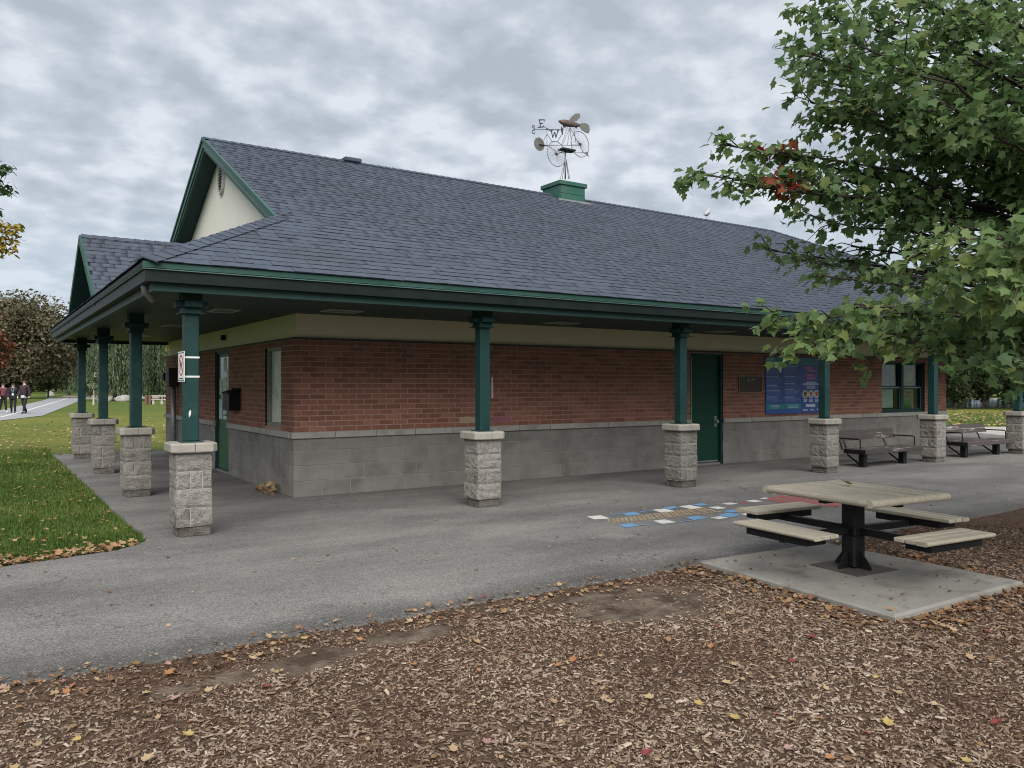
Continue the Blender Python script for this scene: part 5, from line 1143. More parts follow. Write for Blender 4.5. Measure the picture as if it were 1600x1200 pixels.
# ------------------------------------------------------------------ painted game on the asphalt
m_pw = M('worn_white_paint', (0.58, 0.57, 0.53), (0.5, 0.49, 0.46), 20, 0.85, dirt=(0.22, 0.21, 0.2), dscale=16, dlo=0.56, dhi=0.66)
m_pb = M('worn_blue_paint', (0.11, 0.25, 0.42), (0.14, 0.28, 0.44), 20, 0.85, dirt=(0.14, 0.15, 0.17), dscale=16, dlo=0.56, dhi=0.66)
m_pr = M('worn_red_paint', (0.25, 0.075, 0.068), (0.21, 0.08, 0.075), 3, 0.85, dirt=(0.16, 0.13, 0.125), dscale=7, dlo=0.5, dhi=0.64)
m_po = M('worn_ochre_paint', (0.40, 0.28, 0.14), (0.50, 0.42, 0.28), 3, 0.85, dirt=(0.16, 0.14, 0.12), dscale=14, dlo=0.58, dhi=0.68)
gm = thing('painted_ground_game', 'hopscotch-like painted trail of white and blue squares on the asphalt', 'ground painting', (4.2, -3.7, 0))
def patch(name, mat, px, z=0.004, par=gm):
    P4 = [gnd(u, v) for u, v in px]; a = new_mesh(name, [(p[0], p[1], z) for p in P4], [tuple(range(len(P4)))], mat); return obj(name, a, par)
def zq(*q): return [(860 + x / 4, 740 + y / 4) for x, y in q]
Wt = [[(228, 270), (318, 262), (372, 283), (275, 288)], [(635, 228), (715, 220), (778, 236), (690, 244)], [(800, 206), (870, 198), (952, 214), (880, 223)], [(985, 212), (1045, 206), (1105, 217), (1045, 224)], [(1070, 188), (1125, 182), (1175, 190), (1115, 197)], [(1215, 172), (1270, 165), (1328, 174), (1275, 181)], [(1305, 156), (1345, 151), (1368, 155), (1330, 161)],
      [(640, 297), (715, 288), (788, 305), (700, 316)], [(1000, 277), (1060, 268), (1112, 277), (1050, 287)], [(1190, 254), (1245, 246), (1295, 257), (1240, 268)]]
Bt = [[(450, 250), (525, 239), (570, 256), (480, 266)], [(708, 214), (770, 205), (803, 214), (745, 224)], [(885, 194), (945, 186), (992, 194), (930, 203)], [(430, 322), (510, 311), (560, 326), (465, 339)], [(845, 275), (920, 265), (982, 279), (895, 293)], [(1080, 236), (1140, 227), (1195, 236), (1135, 246)], [(1045, 262), (1110, 246), (1195, 258), (1130, 276)]]
for q in Wt: patch('white_square', m_pw, zq(*q))
for q in Bt: patch('blue_square', m_pb, zq(*q))
patch('red_field', m_pr, [(1196, 781), (1204, 777), (1228, 772), (1262, 772), (1307, 780), (1330, 789), (1300, 792), (1252, 789), (1226, 787)], 0.003)
patch('red_dash', m_pr, [(1154, 786), (1164, 783.5), (1172, 785), (1160, 788)], 0.003)
mb = MB(); c0, c1_, c2_, c3 = gnd(941, 813), gnd(960, 818), gnd(1132, 800), gnd(1100, 793)      # brick-like ochre and white strokes between the squares
for i in range(26):
    for j in range(5):
        s0, s1 = (i + 0.5 * (j % 2)) / 26, (i + 0.5 * (j % 2) + 0.78) / 26
        if s1 > 1: continue
        f = lambda s, t: ((1 - t) * ((1 - s) * c0 + s * c3) + t * ((1 - s) * c1_ + s * c2_))
        t0_, t1_ = j / 5 + 0.02, j / 5 + 0.085
        a, b, c_, d_ = f(s0, t0_), f(s1, t0_), f(s1, t1_), f(s0, t1_)
        mb.add([(q[0], q[1], 0.004) for q in (a, b, c_, d_)], [(0, 1, 2, 3)])
        if rnd.random() < 0.8:
            a, b, c_, d_ = f(s0, j / 5), f(s0 + 0.009, j / 5), f(s0 + 0.009, (j + 1) / 5 - 0.01), f(s0, (j + 1) / 5 - 0.01); mb.add([(q[0], q[1], 0.0048) for q in (a, b, c_, d_)], [(0, 1, 2, 3)])
mb.build('stroke_pattern', m_po, gm, kind='stuff')
for q in ([(360, 262), (455, 247), (457, 250), (364, 265)], [(560, 240), (635, 231), (638, 234), (565, 243)], [(560, 322), (690, 317), (690, 320), (562, 325)], [(790, 305), (880, 293), (882, 296), (792, 308)]): patch('blue_line', m_pb, zq(*q), 0.0052)

# ------------------------------------------------------------------ weathervane: a fish riding a bicycle
YV = 3.17; vb = pln(883, 280, YV); wv = thing('weathervane', 'metal weathervane of a fish riding a wheeled contraption on the cupola', 'weathervane', (vb[0], YV, 5.71))
def vp(x, y, dy_=0.0):                 # position in the 820..940 x 160..320 close-up, 7.5 px per photo px
    p = pln(820 + x / 7.5, 160 + y / 7.5, YV + dy_); return (p[0], YV + dy_, p[2])
m_vg = M('grey_vane_metal', (0.20, 0.205, 0.215), (0.13, 0.13, 0.14), 20, 0.5, metal=0.5); m_vd = M('dark_vane_metal', (0.045, 0.045, 0.05), rough=0.55, metal=0.3)
m_copper = M('weathered_copper', (0.12, 0.078, 0.06), (0.08, 0.068, 0.06), 14, 0.55, metal=0.3, dirt=(0.16, 0.17, 0.16), dscale=9); m_fin = M('fin_metal', (0.17, 0.18, 0.17), (0.12, 0.13, 0.125), 18, 0.55, metal=0.4, dirt=(0.28, 0.15, 0.08), dscale=20)
mb = MB(); mb.tube([vp(475, 900), vp(475, 560)], 0.016, 8); mb.build('pole', m_vg, wv, smooth=True)
for a, b, dy_ in ((416, 470, -0.12), (440, 472, 0.1), (528, 485, -0.10), (515, 480, 0.12)):
    mb = MB(); mb.tube([vp(a, 898, dy_), vp(b, 665, 0)], 0.007, 6); mb.build('brace', m_vg, wv)
mb = MB(); mb.cham(vp(415, 0)[0], vp(570, 0)[0], YV - 0.10, YV + 0.10, vp(490, 568)[2], vp(490, 548)[2], 0.008); mb.build('platform', m_vd, wv)
def wheel(cx, cy, R, ns, tilt):
    c = np.array(vp(cx, cy)); ax = np.array([math.cos(tilt), math.sin(tilt), 0]); bx_ = np.array([0, 0, 1.0])
    mb = MB(); mb.ring(c, ax, bx_, R, 0.0075, 36, 5); wo_ = mb.build('wheel', m_vg, wv, smooth=True)
    mb = MB()
    for k in range(ns):
        t = 2 * math.pi * k / ns; mb.tube([c, c + (ax * math.cos(t) + bx_ * math.sin(t)) * R], 0.0028, 4, cap=False)
    mb.build('spokes', m_vg, wo_)
    mb = MB(); nrm = np.cross(ax, bx_); mb.tube([c - nrm * 0.03, c + nrm * 0.03], 0.02, 10); mb.build('hub', m_copper, wo_)
wheel(370, 603, 0.262, 28, 0.12); wheel(648, 490, 0.272, 28, 0.12)
c = np.array(vp(172, 488)); mb = MB(); mb.prism([tuple(c + np.array([0.145 * math.cos(t), 0.02 * math.cos(t), 0.138 * math.sin(t)])) for t in np.linspace(0, 6.283, 25)[:-1]], (0.001, 0.012, 0)); ds_ = mb.build('disc', m_fin, wv)
mb = MB()
for k in range(8):
    t = 2 * math.pi * k / 8; q = c + np.array([0.09 * math.cos(t), -0.004, 0.085 * math.sin(t)]); mb.tube([q, q + np.array([0, -0.004, 0])], 0.012, 8)
mb.build('disc_holes', m_vd, ds_)
mb = MB(); mb.tube([vp(172, 490, -0.03), vp(215, 497), vp(280, 512)], 0.012, 7); mb.build('axle', m_vd, wv)
for pts in ([(230, 505), (440, 500), (640, 505)], [(280, 512), (370, 575), (475, 590)], [(370, 600), (430, 588), (600, 590), (690, 588)], [(440, 500), (530, 290), (640, 495)], [(530, 290), (500, 500)], [(530, 300), (555, 560)], [(460, 290), (430, 380), (390, 450)], [(500, 290), (430, 500)], [(575, 300), (600, 470)], [(540, 310), (690, 590)], [(260, 318), (260, 505)], [(262, 370), (222, 440)], [(262, 370), (330, 470)], [(430, 375), (385, 455)]):
    mb = MB(); mb.tube([vp(*q, dy_=0.02 * (i % 2)) for i, q in enumerate(pts)], 0.0065, 5); mb.build('frame_bar', m_vg, wv)
mb = MB(); mb.prism([vp(680, 588), vp(748, 575), vp(740, 600), vp(752, 640), vp(715, 605)], (0, 0.008, 0)); mb.build('arrow_tail', m_vg, wv)
# compass arms and letters
mb = MB(); mb.tube([vp(100, 312), vp(430, 318)], 0.007, 5); mb.build('compass_arm', m_vd, wv)
mb = MB(); mb.tube([vp(212, 275, 0.10), vp(318, 348, -0.12)], 0.007, 5); mb.build('compass_arm', m_vd, wv)
mb = MB(); mb.ball(vp(264, 312), 0.02, 0.02, 0.02); mb.build('compass_hub', m_vd, wv)
def letter(name, strokes, dy_, r=0.011):
    mb = MB()
    for s_ in strokes: mb.tube([vp(*q, dy_=dy_) for q in s_], r, 5)
    mb.build(name, m_vd, wv)
letter('letter_e', [[(172, 203), (186, 288)], [(165, 203), (232, 203), (230, 220)], [(178, 245), (212, 243)], [(152, 290), (214, 288), (214, 272)]], 0.10, 0.012)
letter('letter_w', [[(312, 330), (328, 412)], [(328, 412), (352, 345)], [(352, 345), (366, 412)], [(366, 412), (390, 330)], [(302, 330), (326, 330)], [(378, 330), (402, 330)]], -0.12, 0.012)
letter('letter_s', [[(116, 290), (108, 270), (92, 268), (90, 290), (108, 302), (118, 315), (110, 328), (88, 330), (84, 348), (96, 364), (114, 366), (118, 352)]], 0.0, 0.009)
letter('letter_n', [[(430, 282), (430, 350)], [(430, 285), (444, 378)], [(444, 300), (444, 378)]], 0.0, 0.010)
# the fish
cs = [(395, 218, 6), (420, 224, 22), (460, 234, 36), (510, 246, 40), (560, 255, 35), (605, 262, 26), (640, 268, 16)]
mb = MB(); n = 12; o_ = 0; V = []; F = []
for i, (x, y, h) in enumerate(cs):
    c = vp(x, y); hr = h / 7.5 / 73.0; 
    for k in range(n): t = 2 * math.pi * k / n; V.append((c[0] + 0.12 * hr * math.sin(t), c[1] + hr * 0.75 * math.cos(t), c[2] + hr * math.sin(t)))
    if i: F += [((i - 1) * n + k, (i - 1) * n + (k + 1) % n, i * n + (k + 1) % n, i * n + k) for k in range(n)]
F += [tuple(range(n)), tuple(range((len(cs) - 1) * n, len(cs) * n))]
mb.add(V, F); mb.build('fish_body', m_copper, wv, smooth=True)
mb = MB(); mb.prism([vp(*q) for q in ((520, 210), (548, 165), (590, 133), (632, 126), (652, 140), (645, 160), (652, 178), (632, 190), (610, 216), (560, 222))], (0.002, 0.012, 0)); mb.build('dorsal_fin', m_fin, wv)
mb = MB(); mb.prism([vp(*q) for q in ((630, 262), (660, 243), (710, 240), (752, 262), (763, 320), (752, 362), (722, 358), (670, 320))], (0.002, 0.012, 0)); mb.build('tail_fin', m_fin, wv)
mb = MB(); mb.prism([vp(*q) for q in ((448, 258), (490, 282), (470, 296), (450, 288))], (0.002, 0.012, 0)); mb.prism([vp(*q) for q in ((585, 282), (618, 278), (610, 305), (596, 298))], (0.002, 0.012, 0)); mb.build('belly_fin', m_copper, wv)

# ------------------------------------------------------------------ gull on the ridge
p = pln(1105, 341, 3.2); gx_, gz_ = p[0], ZR + 0.03
gl_ = thing('gull', 'small white and grey gull perched on the roof ridge', 'bird', (gx_, 3.2, gz_))
SKC = {}
def skin_mesh(name, verts, edges, radii, mat, root=0, sub=2):
    me = bpy.data.meshes.new(name); me.from_pydata(verts, edges, []); o = bpy.data.objects.new(name, me); COL.objects.link(o)
    o.modifiers.new('s', 'SKIN'); sv_ = me.skin_vertices[0].data
    for i, r in enumerate(radii): sv_[i].radius = (r, r) if np.isscalar(r) else r; sv_[i].use_root = (i == root)
    o.modifiers[0].use_smooth_shade = True
    if sub: m_ = o.modifiers.new('d', 'SUBSURF'); m_.levels = sub; m_.render_levels = sub
    dg = bpy.context.evaluated_depsgraph_get(); dg.update(); out = bpy.data.meshes.new_from_object(o.evaluated_get(dg)); out.name = name
    out.materials.clear(); out.materials.append(mat); bpy.data.objects.remove(o); return out
gw = M('gull_white', (0.36, 0.36, 0.35), rough=0.8); gg = M('gull_grey', (0.26, 0.27, 0.29), rough=0.8)
gv_ = [(0, 0, 0.13), (-0.08, 0, 0.10), (-0.16, 0, 0.07), (0.06, 0, 0.17), (0.085, 0, 0.225), (0.10, 0, 0.265), (0.135, 0, 0.262)]
obj('bird_body', skin_mesh('bird_body', gv_, [(0, 1), (1, 2), (0, 3), (3, 4), (4, 5), (5, 6)], [0.065, 0.045, 0.012, 0.055, 0.035, 0.036, 0.008], gw), gl_, world=False)
for s_ in (-1, 1):
    obj('wing', skin_mesh('wing', [(0.04, s_ * 0.05, 0.155), (-0.08, s_ * 0.05, 0.115), (-0.20, s_ * 0.02, 0.065)], [(0, 1), (1, 2)], [(0.02, 0.045), (0.018, 0.04), (0.008, 0.012)], gg), gl_, world=False)
    mb = MB(); mb.tube([(0.0, s_ * 0.025, 0.09), (0.0, s_ * 0.025, 0.0)], 0.006, 5); mb.build('leg', gw, gl_, world=False)
gl_.rotation_euler = (0, 0, 0.4)

# ------------------------------------------------------------------ people on the far path
def person(loc, rz, label, h, top, legs, hair, shoe, longhair=False, step=0.22, arm=0.12, hem=None, badge=False, skin=(0.42, 0.27, 0.20), hat=None, group='walkers on the distant path'):
    t = thing('person', label, 'person', loc, rz, group); k = h / 1.72
    S = lambda p: (p[0] * k, p[1] * k, p[2] * k)
    m_skin = M('skin', skin, rough=0.6); m_top = M('jacket_cloth', top, tuple(c * 0.8 for c in top), 12, 0.85); m_leg = M('trouser_cloth', legs, rough=0.85); m_hair = M('hair', hair, rough=0.6); m_shoe = M('shoe', shoe, rough=0.6)
    J = {'pel': (0, 0, 0.93), 'wai': (0, 0, 1.06), 'che': (0, 0.0, 1.26), 'nb': (0, 0, 1.42), 'nk': (0, -0.005, 1.50), 'hd': (0, -0.015, 1.575), 'ht': (0, -0.01, 1.655)}
    for s_, nm in ((-1, 'l'), (1, 'r')):
        f = step * s_
        J['hip' + nm] = (0.095 * s_, 0, 0.90); J['kn' + nm] = (0.10 * s_, -0.30 * f - 0.05, 0.49); J['an' + nm] = (0.10 * s_, -f * 0.9 + (0.06 if f < 0 else 0), 0.09); J['to' + nm] = (0.11 * s_, -f * 0.9 - 0.13 + (0.06 if f < 0 else 0), 0.035)
        J['sh' + nm] = (0.175 * s_, 0, 1.385); J['el' + nm] = (0.235 * s_, 0.04 + arm * 0.3 * s_, 1.11); J['wr' + nm] = (0.225 * s_, -0.08 + arm * s_, 0.88); J['ha' + nm] = (0.215 * s_, -0.11 + arm * s_, 0.79)
    names = list(J); ix_ = {n_: i for i, n_ in enumerate(names)}
    R_ = {'pel': 0.125, 'wai': 0.115, 'che': 0.135, 'nb': 0.085, 'nk': 0.05, 'hd': 0.088, 'ht': 0.062, 'hip': 0.088, 'kn': 0.056, 'an': 0.038, 'to': 0.034, 'sh': 0.062, 'el': 0.043, 'wr': 0.030, 'ha': 0.033}
    rr = [(R_.get(n_) or R_[n_[:-1]]) * k for n_ in names]
    E_ = [('pel', 'wai'), ('wai', 'che'), ('che', 'nb'), ('nb', 'nk'), ('nk', 'hd'), ('hd', 'ht')] + [(a + s_, b + s_) for s_ in 'lr' for a, b in (('hip', 'kn'), ('kn', 'an'), ('an', 'to'), ('sh', 'el'), ('el', 'wr'), ('wr', 'ha'))] + [('pel', 'hipl'), ('pel', 'hipr'), ('nb', 'shl'), ('nb', 'shr')]
    obj('body', skin_mesh('body', [S(J[n_]) for n_ in names], [(ix_[a], ix_[b]) for a, b in E_], rr, m_skin), t, world=False)
    def cloth(nm, ks, ed, grow, mat):
        ix2 = {n_: i for i, n_ in enumerate(ks)}
        return obj(nm, skin_mesh(nm, [S(J[n_]) for n_ in ks], [(ix2[a], ix2[b]) for a, b in ed], [((R_.get(n_) or R_[n_[:-1]]) + grow) * k for n_ in ks], mat), t, world=False)
    cloth('jacket', ['pel', 'wai', 'che', 'nb', 'nk', 'shl', 'ell', 'wrl', 'shr', 'elr', 'wrr'], [('pel', 'wai'), ('wai', 'che'), ('che', 'nb'), ('nb', 'nk'), ('nb', 'shl'), ('shl', 'ell'), ('ell', 'wrl'), ('nb', 'shr'), ('shr', 'elr'), ('elr', 'wrr')], 0.030, m_top)
    cloth('trousers', ['pel', 'hipl', 'knl', 'anl', 'hipr', 'knr', 'anr'], [('pel', 'hipl'), ('hipl', 'knl'), ('knl', 'anl'), ('pel', 'hipr'), ('hipr', 'knr'), ('knr', 'anr')], 0.016, m_leg)
    for s_ in 'lr': cloth('shoe', ['an' + s_, 'to' + s_], [('an' + s_, 'to' + s_)], 0.014, m_shoe)
    mb = MB(); hd = S(J['hd']); mb.ball((hd[0], hd[1] + 0.025 * k, hd[2] + 0.045 * k), 0.098 * k, 0.10 * k, 0.092 * k)
    if longhair: mb.ball((hd[0], hd[1] + 0.05 * k, hd[2] - 0.09 * k), 0.135 * k, 0.075 * k, 0.21 * k)
    mb.build('hair', m_hair, t, world=False, smooth=True)
    mb = MB(); mb.ball((hd[0], hd[1] - 0.088 * k, hd[2] - 0.005 * k), 0.012 * k, 0.018 * k, 0.02 * k, 8, 5); mb.build('nose', m_skin, t, world=False, smooth=True)
    mb = MB()
    for s_ in (-1, 1): mb.ball((hd[0] + s_ * 0.032 * k, hd[1] - 0.078 * k, hd[2] + 0.02 * k), 0.011 * k, 0.007 * k, 0.007 * k, 6, 4)
    mb.build('eyes', m_hair, t, world=False)
    if hem:
        mb = MB(); mb.tube([S((0, 0, 0.94)), S((0, 0, 0.80))], [0.165 * k, 0.185 * k], 14); mb.build('shirt_hem', M('hem_cloth', hem, rough=0.85), t, world=False, smooth=True)
    if badge:
        mb = MB(); mb.box(-0.045 * k, 0.045 * k, -0.205 * k, -0.195 * k, 1.02 * k, 1.13 * k); mb.build('badge', m_white, t, world=False)
        mb = MB(); mb.tube([S((-0.06, -0.15, 1.42)), S((0, -0.198, 1.13)), S((0.06, -0.15, 1.42))], 0.007 * k, 5); mb.build('lanyard', m_blue_n, t, world=False)
    if hat:
        mb = MB(); mb.ball((hd[0], hd[1], hd[2] + 0.075 * k), 0.11 * k, 0.11 * k, 0.06 * k); mb.build('cap', M('cap_cloth', hat, rough=0.8), t, world=False, smooth=True)
    return t
face = math.atan2(-1.2, -51.5) + math.pi / 2
person((-2.28, 42.3, -0.03), 0.5, 'person in a pink and red top at the picture edge of the path', 1.62, (0.15, 0.05, 0.06), (0.012, 0.012, 0.014), (0.05, 0.03, 0.02), (0.6, 0.6, 0.58), step=0.16, arm=0.05, skin=(0.5, 0.33, 0.27))
person((-1.84, 40.9, -0.03), -0.15, 'person with long dark hair, black jacket and hanging white badge', 1.62, (0.022, 0.02, 0.026), (0.010, 0.010, 0.012), (0.02, 0.014, 0.012), (0.015, 0.015, 0.015), longhair=True, step=0.14, badge=True)
person((-1.38, 39.3, -0.03), -0.7, 'person in a maroon jacket with white shirt hem showing', 1.78, (0.040, 0.024, 0.028), (0.012, 0.016, 0.018), (0.05, 0.022, 0.018), (0.02, 0.018, 0.018), step=0.24, hem=(0.4, 0.4, 0.4), skin=(0.5, 0.34, 0.28))
p = gnd(104, 615.5); person((p[0], p[1], -0.03), 0.0, 'lone dark-clothed person with cap standing far down the path', 1.9, (0.03, 0.032, 0.034), (0.015, 0.016, 0.018), (0.02, 0.02, 0.02), (0.02, 0.02, 0.02), step=0.08, hat=(0.25, 0.24, 0.2), group=None)
# ------------------------------------------------------------------ the maple whose crown hangs in from the right
TR = np.array([5.35, -8.35])                     # trunk, outside the frame
mt = thing('maple_tree', 'leafy green maple with a few red leaves overhanging from the side', 'tree', (TR[0], TR[1], -0.05))
limbs, tips = MB(), []
tr_pts = [(TR[0], TR[1], -0.1), (TR[0] + 0.02, TR[1], 0.6), (TR[0] - 0.04, TR[1] + 0.05, 2.2), (TR[0] + 0.03, TR[1] + 0.02, 4.2), (TR[0], TR[1] + 0.06, 6.3), (TR[0] + 0.05, TR[1], 8.4)]
mb = MB(); mb.tube(tr_pts, [0.24, 0.19, 0.165, 0.13, 0.08, 0.02], 12); trunk = mb.build('trunk', m_bark, mt, smooth=True)
LEAVES = []                                       # (pos, yaw, pitch, roll, size, var)
def leaf_at(p, out, size, var):
    yaw = math.atan2(-out[0], out[1]) + rg.normal(0, 0.7)
    LEAVES.append((p[0], p[1], p[2], yaw, rg.normal(0, 0.55), rg.normal(-0.6, 0.55), size, var))
def twig(p0, d, ln, n, size, vf):
    d = d / (np.linalg.norm(d) + 1e-9); p1 = p0 + d * ln * 0.55 + np.array([0, 0, 0.02]); p2 = p0 + d * ln + np.array([0, 0, -0.12 * ln])
    limbs.tube([p0, p1, p2], [0.006, 0.004, 0.002], 4, cap=False)
    for k in range(n):
        t = 0.15 + 0.85 * (k + rg.random() * 0.6) / n; q = p0 * (1 - t) ** 2 + 2 * t * (1 - t) * p1 + t * t * p2
        q = q + rg.normal(0, 0.035, 3); leaf_at(q, d + rg.normal(0, 0.6, 3), size * rg.uniform(0.65, 1.2), float(np.clip(vf + rg.normal(0, 0.17), 0, 0.86)))
def branch(tip, z0, rad=0.035, ntw=18, spread=0.5, size=0.085, vf=0.45, start=0.35, sag=0.25, per=11, red=0.0):
    tip = np.asarray(tip, float); base = np.array([TR[0], TR[1], z0]); mid = base * 0.45 + tip * 0.55 + np.array([0, 0, sag])
    bez = lambda t: base * (1 - t) ** 2 + 2 * t * (1 - t) * mid + t * t * tip
    pts = [bez(t) + (rg.normal(0, 0.025, 3) if 0 < t < 1 else 0) for t in np.linspace(0, 1, 9)]
    limbs.tube(pts, list(np.linspace(rad, 0.005, 9)), 6, cap=False)
    d_ = tip - mid; d_ /= np.linalg.norm(d_)
    for k in range(ntw):
        t = start + (1 - start) * (k + rg.random()) / ntw; p = bez(t); side = rg.normal(0, 1, 3); side -= d_ * (side @ d_); side /= np.linalg.norm(side) + 1e-9; side[2] *= 0.6
        dd = d_ * rg.uniform(0.3, 1.0) + side * rg.uniform(0.4, 1.0); ln = spread * rg.uniform(0.6, 1.15) * (1.15 - 0.45 * t)
        n0 = len(LEAVES); twig(p, dd, ln, per, size, vf)
        if red and t > red:
            for i in range(n0, len(LEAVES)):
                if rg.random() < 0.55: L_ = list(LEAVES[i]); L_[7] = rg.uniform(0.93, 1.0); LEAVES[i] = tuple(L_)
    twig(bez(0.97), d_, spread * 0.6, per, size, vf)
# upper crown, towards the building
for (u, v, D) in [(1250, 25, 6.6), (1238, 80, 6.2), (1262, 125, 6.6), (1248, 160, 6.0), (1300, 60, 5.6), (1320, 140, 6.4), (1290, 185, 6.6), (1370, 30, 6.0), (1385, 110, 5.4), (1360, 200, 6.0), (1440, 70, 5.8), (1450, 160, 5.4), (1425, 240, 6.2),
                  (1510, 30, 5.6), (1520, 110, 6.4), (1500, 200, 5.4), (1560, 160, 5.8), (1570, 60, 5.2), (1272, 95, 5.8), (1305, 165, 5.8), (1345, 80, 6.4), (1395, 165, 6.0), (1310, -40, 6.2), (1400, -60, 5.8), (1490, -50, 6.0), (1260, -50, 6.8)]:
    tp = at(u + 18, v, D); branch(tp, max(1.6, tp[2] * 0.62), 0.04, 20, 0.58, 0.078, 0.52, 0.32, 0.3, 16)
# middle: dark interior and the sprays in front of the roof
for (u, v, D) in [(1330, 270, 6.6), (1290, 300, 6.8), (1260, 340, 7.0), (1345, 340, 6.2), (1400, 300, 6.6), (1410, 370, 6.2), (1470, 290, 6.4), (1480, 350, 5.8), (1540, 270, 6.2), (1560, 350, 6.0), (1590, 240, 5.6), (1320, 385, 6.6), (1385, 425, 6.0)]:
    tp = at(u + 10, v, D); branch(tp, max(1.5, tp[2] * 0.66), 0.035, 15, 0.52, 0.074, 0.46, 0.36, 0.2, 13)
for (u, v, D, nt_) in [(1195, 390, 6.6, 8), (1238, 405, 6.4, 9), (1275, 430, 6.2, 9)]:
    tp = at(u, v, D); branch(tp, tp[2] * 0.7, 0.03, nt_ + 4, 0.34, 0.075, 0.5, 0.55, 0.15, 8)
# the long spray reaching out to the left, with red leaves on it
b0 = len(LEAVES)
for (u, v, D, nt_, sp_) in [(1085, 272, 6.0, 16, 0.34), (1125, 225, 6.0, 12, 0.30), (1160, 290, 5.9, 13, 0.32), (1205, 235, 6.0, 12, 0.34), (1235, 280, 6.0, 14, 0.40)]:
    tp = at(u, v, D); branch(tp, 2.0, 0.03, int(nt_ * 1.5), sp_, 0.078, 0.50, 0.58, 0.32, 11)
for i in range(b0, len(LEAVES)):                  # autumn red where two twigs have turned
    L_ = list(LEAVES[i]); d_ = np.array(L_[:3]) - CAM; D = d_ @ FW; u, v = 800 + FPX * (d_ @ RT) / D, HZ - FPX * d_[2] / D
    if (u - 1213) ** 2 + (v - 208) ** 2 < 34 ** 2 or (u - 1228) ** 2 + (v - 288) ** 2 < 30 ** 2:
        if rg.random() < 0.42: L_[7] = rg.uniform(0.94, 1.0); LEAVES[i] = tuple(L_)
# lower front sprays, brighter and closer
for (u, v, D, nt_, vf) in [(1195, 500, 5.2, 14, 0.62), (1235, 545, 5.0, 14, 0.66), (1255, 500, 5.1, 15, 0.62), (1300, 530, 5.0, 15, 0.62), (1330, 480, 5.2, 15, 0.58), (1375, 525, 4.9, 15, 0.58), (1420, 490, 5.0, 15, 0.58), (1450, 545, 4.8, 14, 0.50), (1500, 500, 4.8, 15, 0.55),
                          (1540, 575, 4.6, 14, 0.40), (1575, 520, 4.6, 15, 0.45), (1595, 590, 4.5, 11, 0.38), (1500, 570, 5.2, 11, 0.38)]:
    tp = at(u + 8, v, D); branch(tp, max(1.5, tp[2] * 0.85), 0.03, int(nt_ * 1.25), 0.36, 0.080, vf, 0.45, 0.35, 10)
for (u, v, D) in [(1430, 395, 4.5), (1480, 375, 4.3), (1520, 420, 4.3), (1560, 385, 4.2), (1595, 360, 4.2), (1590, 440, 4.2), (1540, 470, 4.3), (1465, 440, 4.5)]:
    tp = at(u + 8, v, D); branch(tp, 1.9, 0.03, 13, 0.34, 0.085, 0.66, 0.5, 0.3, 9)
# rest of the crown, outside the picture
for k in range(52):
    a = rg.uniform(-2.6, 1.2); z = rg.uniform(2.4, 8.2); r = 3.6 * math.sqrt(max(0.1, 1 - ((z - 4.5) / 4.3) ** 2)) * rg.uniform(0.6, 1)
    tp = np.array([TR[0] + r * math.cos(a), TR[1] + r * math.sin(a), z]); d_ = tp - CAM; D = d_ @ FW
    if D > 0.5 and (800 + FPX * (d_ @ RT) / D) < 1640: continue
    branch(tp, max(1.6, z * 0.65), 0.04, 10, 0.7, 0.085, 0.4, 0.35, 0.25, 9)
limbs.build('limbs', m_bark, trunk)
LA = np.array(LEAVES); print('maple leaves', len(LA))
Rm = rots(LA[:, 3], LA[:, 4], LA[:, 5], LA[:, 6], LA[:, 6], LA[:, 6]); T = LA[:, :3]
dd = T - CAM; D = dd @ FW; U_ = 800 + FPX * (dd @ RT) / D; V_ = HZ - FPX * dd[:, 2] / D
app = np.abs(np.einsum('ni,ni->n', Rm[:, :, 2], dd)) / np.linalg.norm(dd, axis=1) / LA[:, 6] * (LA[:, 6] / D) ** 2
app[(U_ < 0) | (U_ > 1590) | (V_ < 5) | (V_ > 1200) | (D < 1)] = 0
order = np.argsort(-app); top = order[:300]; rest = order[300:]
crown = obj('crown', scatter('crown', LT, LF, Rm[rest], T[rest], m_leaf, LA[rest, 7]), mt, kind='stuff')
VM = {}
for i in top:
    key = round(float(LA[i, 7]) * 12) / 12
    if key not in VM: VM[key] = new_mesh('leaf', LT, LF, m_leaf, key)
    o = obj('leaf', VM[key], crown); o.matrix_local = Matrix.Translation(Vector(T[i])) @ Matrix(Rm[i].tolist()).to_4x4()

# ------------------------------------------------------------------ background trees
def fol_mat(name, ramp): return M(name, (0, 0, 0), rough=0.7, spec=0.15, transl=0.2, ramp=ramp)
f_dark = fol_mat('dark_foliage', [(0, (0.020, 0.030, 0.014)), (0.5, (0.044, 0.062, 0.028)), (1, (0.085, 0.105, 0.045))])
f_brown = fol_mat('browning_foliage', [(0, (0.068, 0.068, 0.042)), (0.5, (0.122, 0.112, 0.066)), (0.8, (0.155, 0.12, 0.074)), (1, (0.155, 0.085, 0.06))])
f_green = fol_mat('mid_foliage', [(0, (0.028, 0.045, 0.016)), (0.5, (0.060, 0.088, 0.028)), (1, (0.125, 0.15, 0.045))])
f_lime = fol_mat('lime_foliage', [(0, (0.05, 0.07, 0.018)), (0.5, (0.13, 0.145, 0.03)), (1, (0.24, 0.22, 0.05))])
f_yel = fol_mat('yellow_foliage', [(0, (0.14, 0.12, 0.02)), (0.5, (0.30, 0.25, 0.035)), (1, (0.42, 0.26, 0.05))])
f_org = fol_mat('orange_foliage', [(0, (0.075, 0.032, 0.02)), (0.5, (0.155, 0.062, 0.034)), (1, (0.22, 0.11, 0.055))])
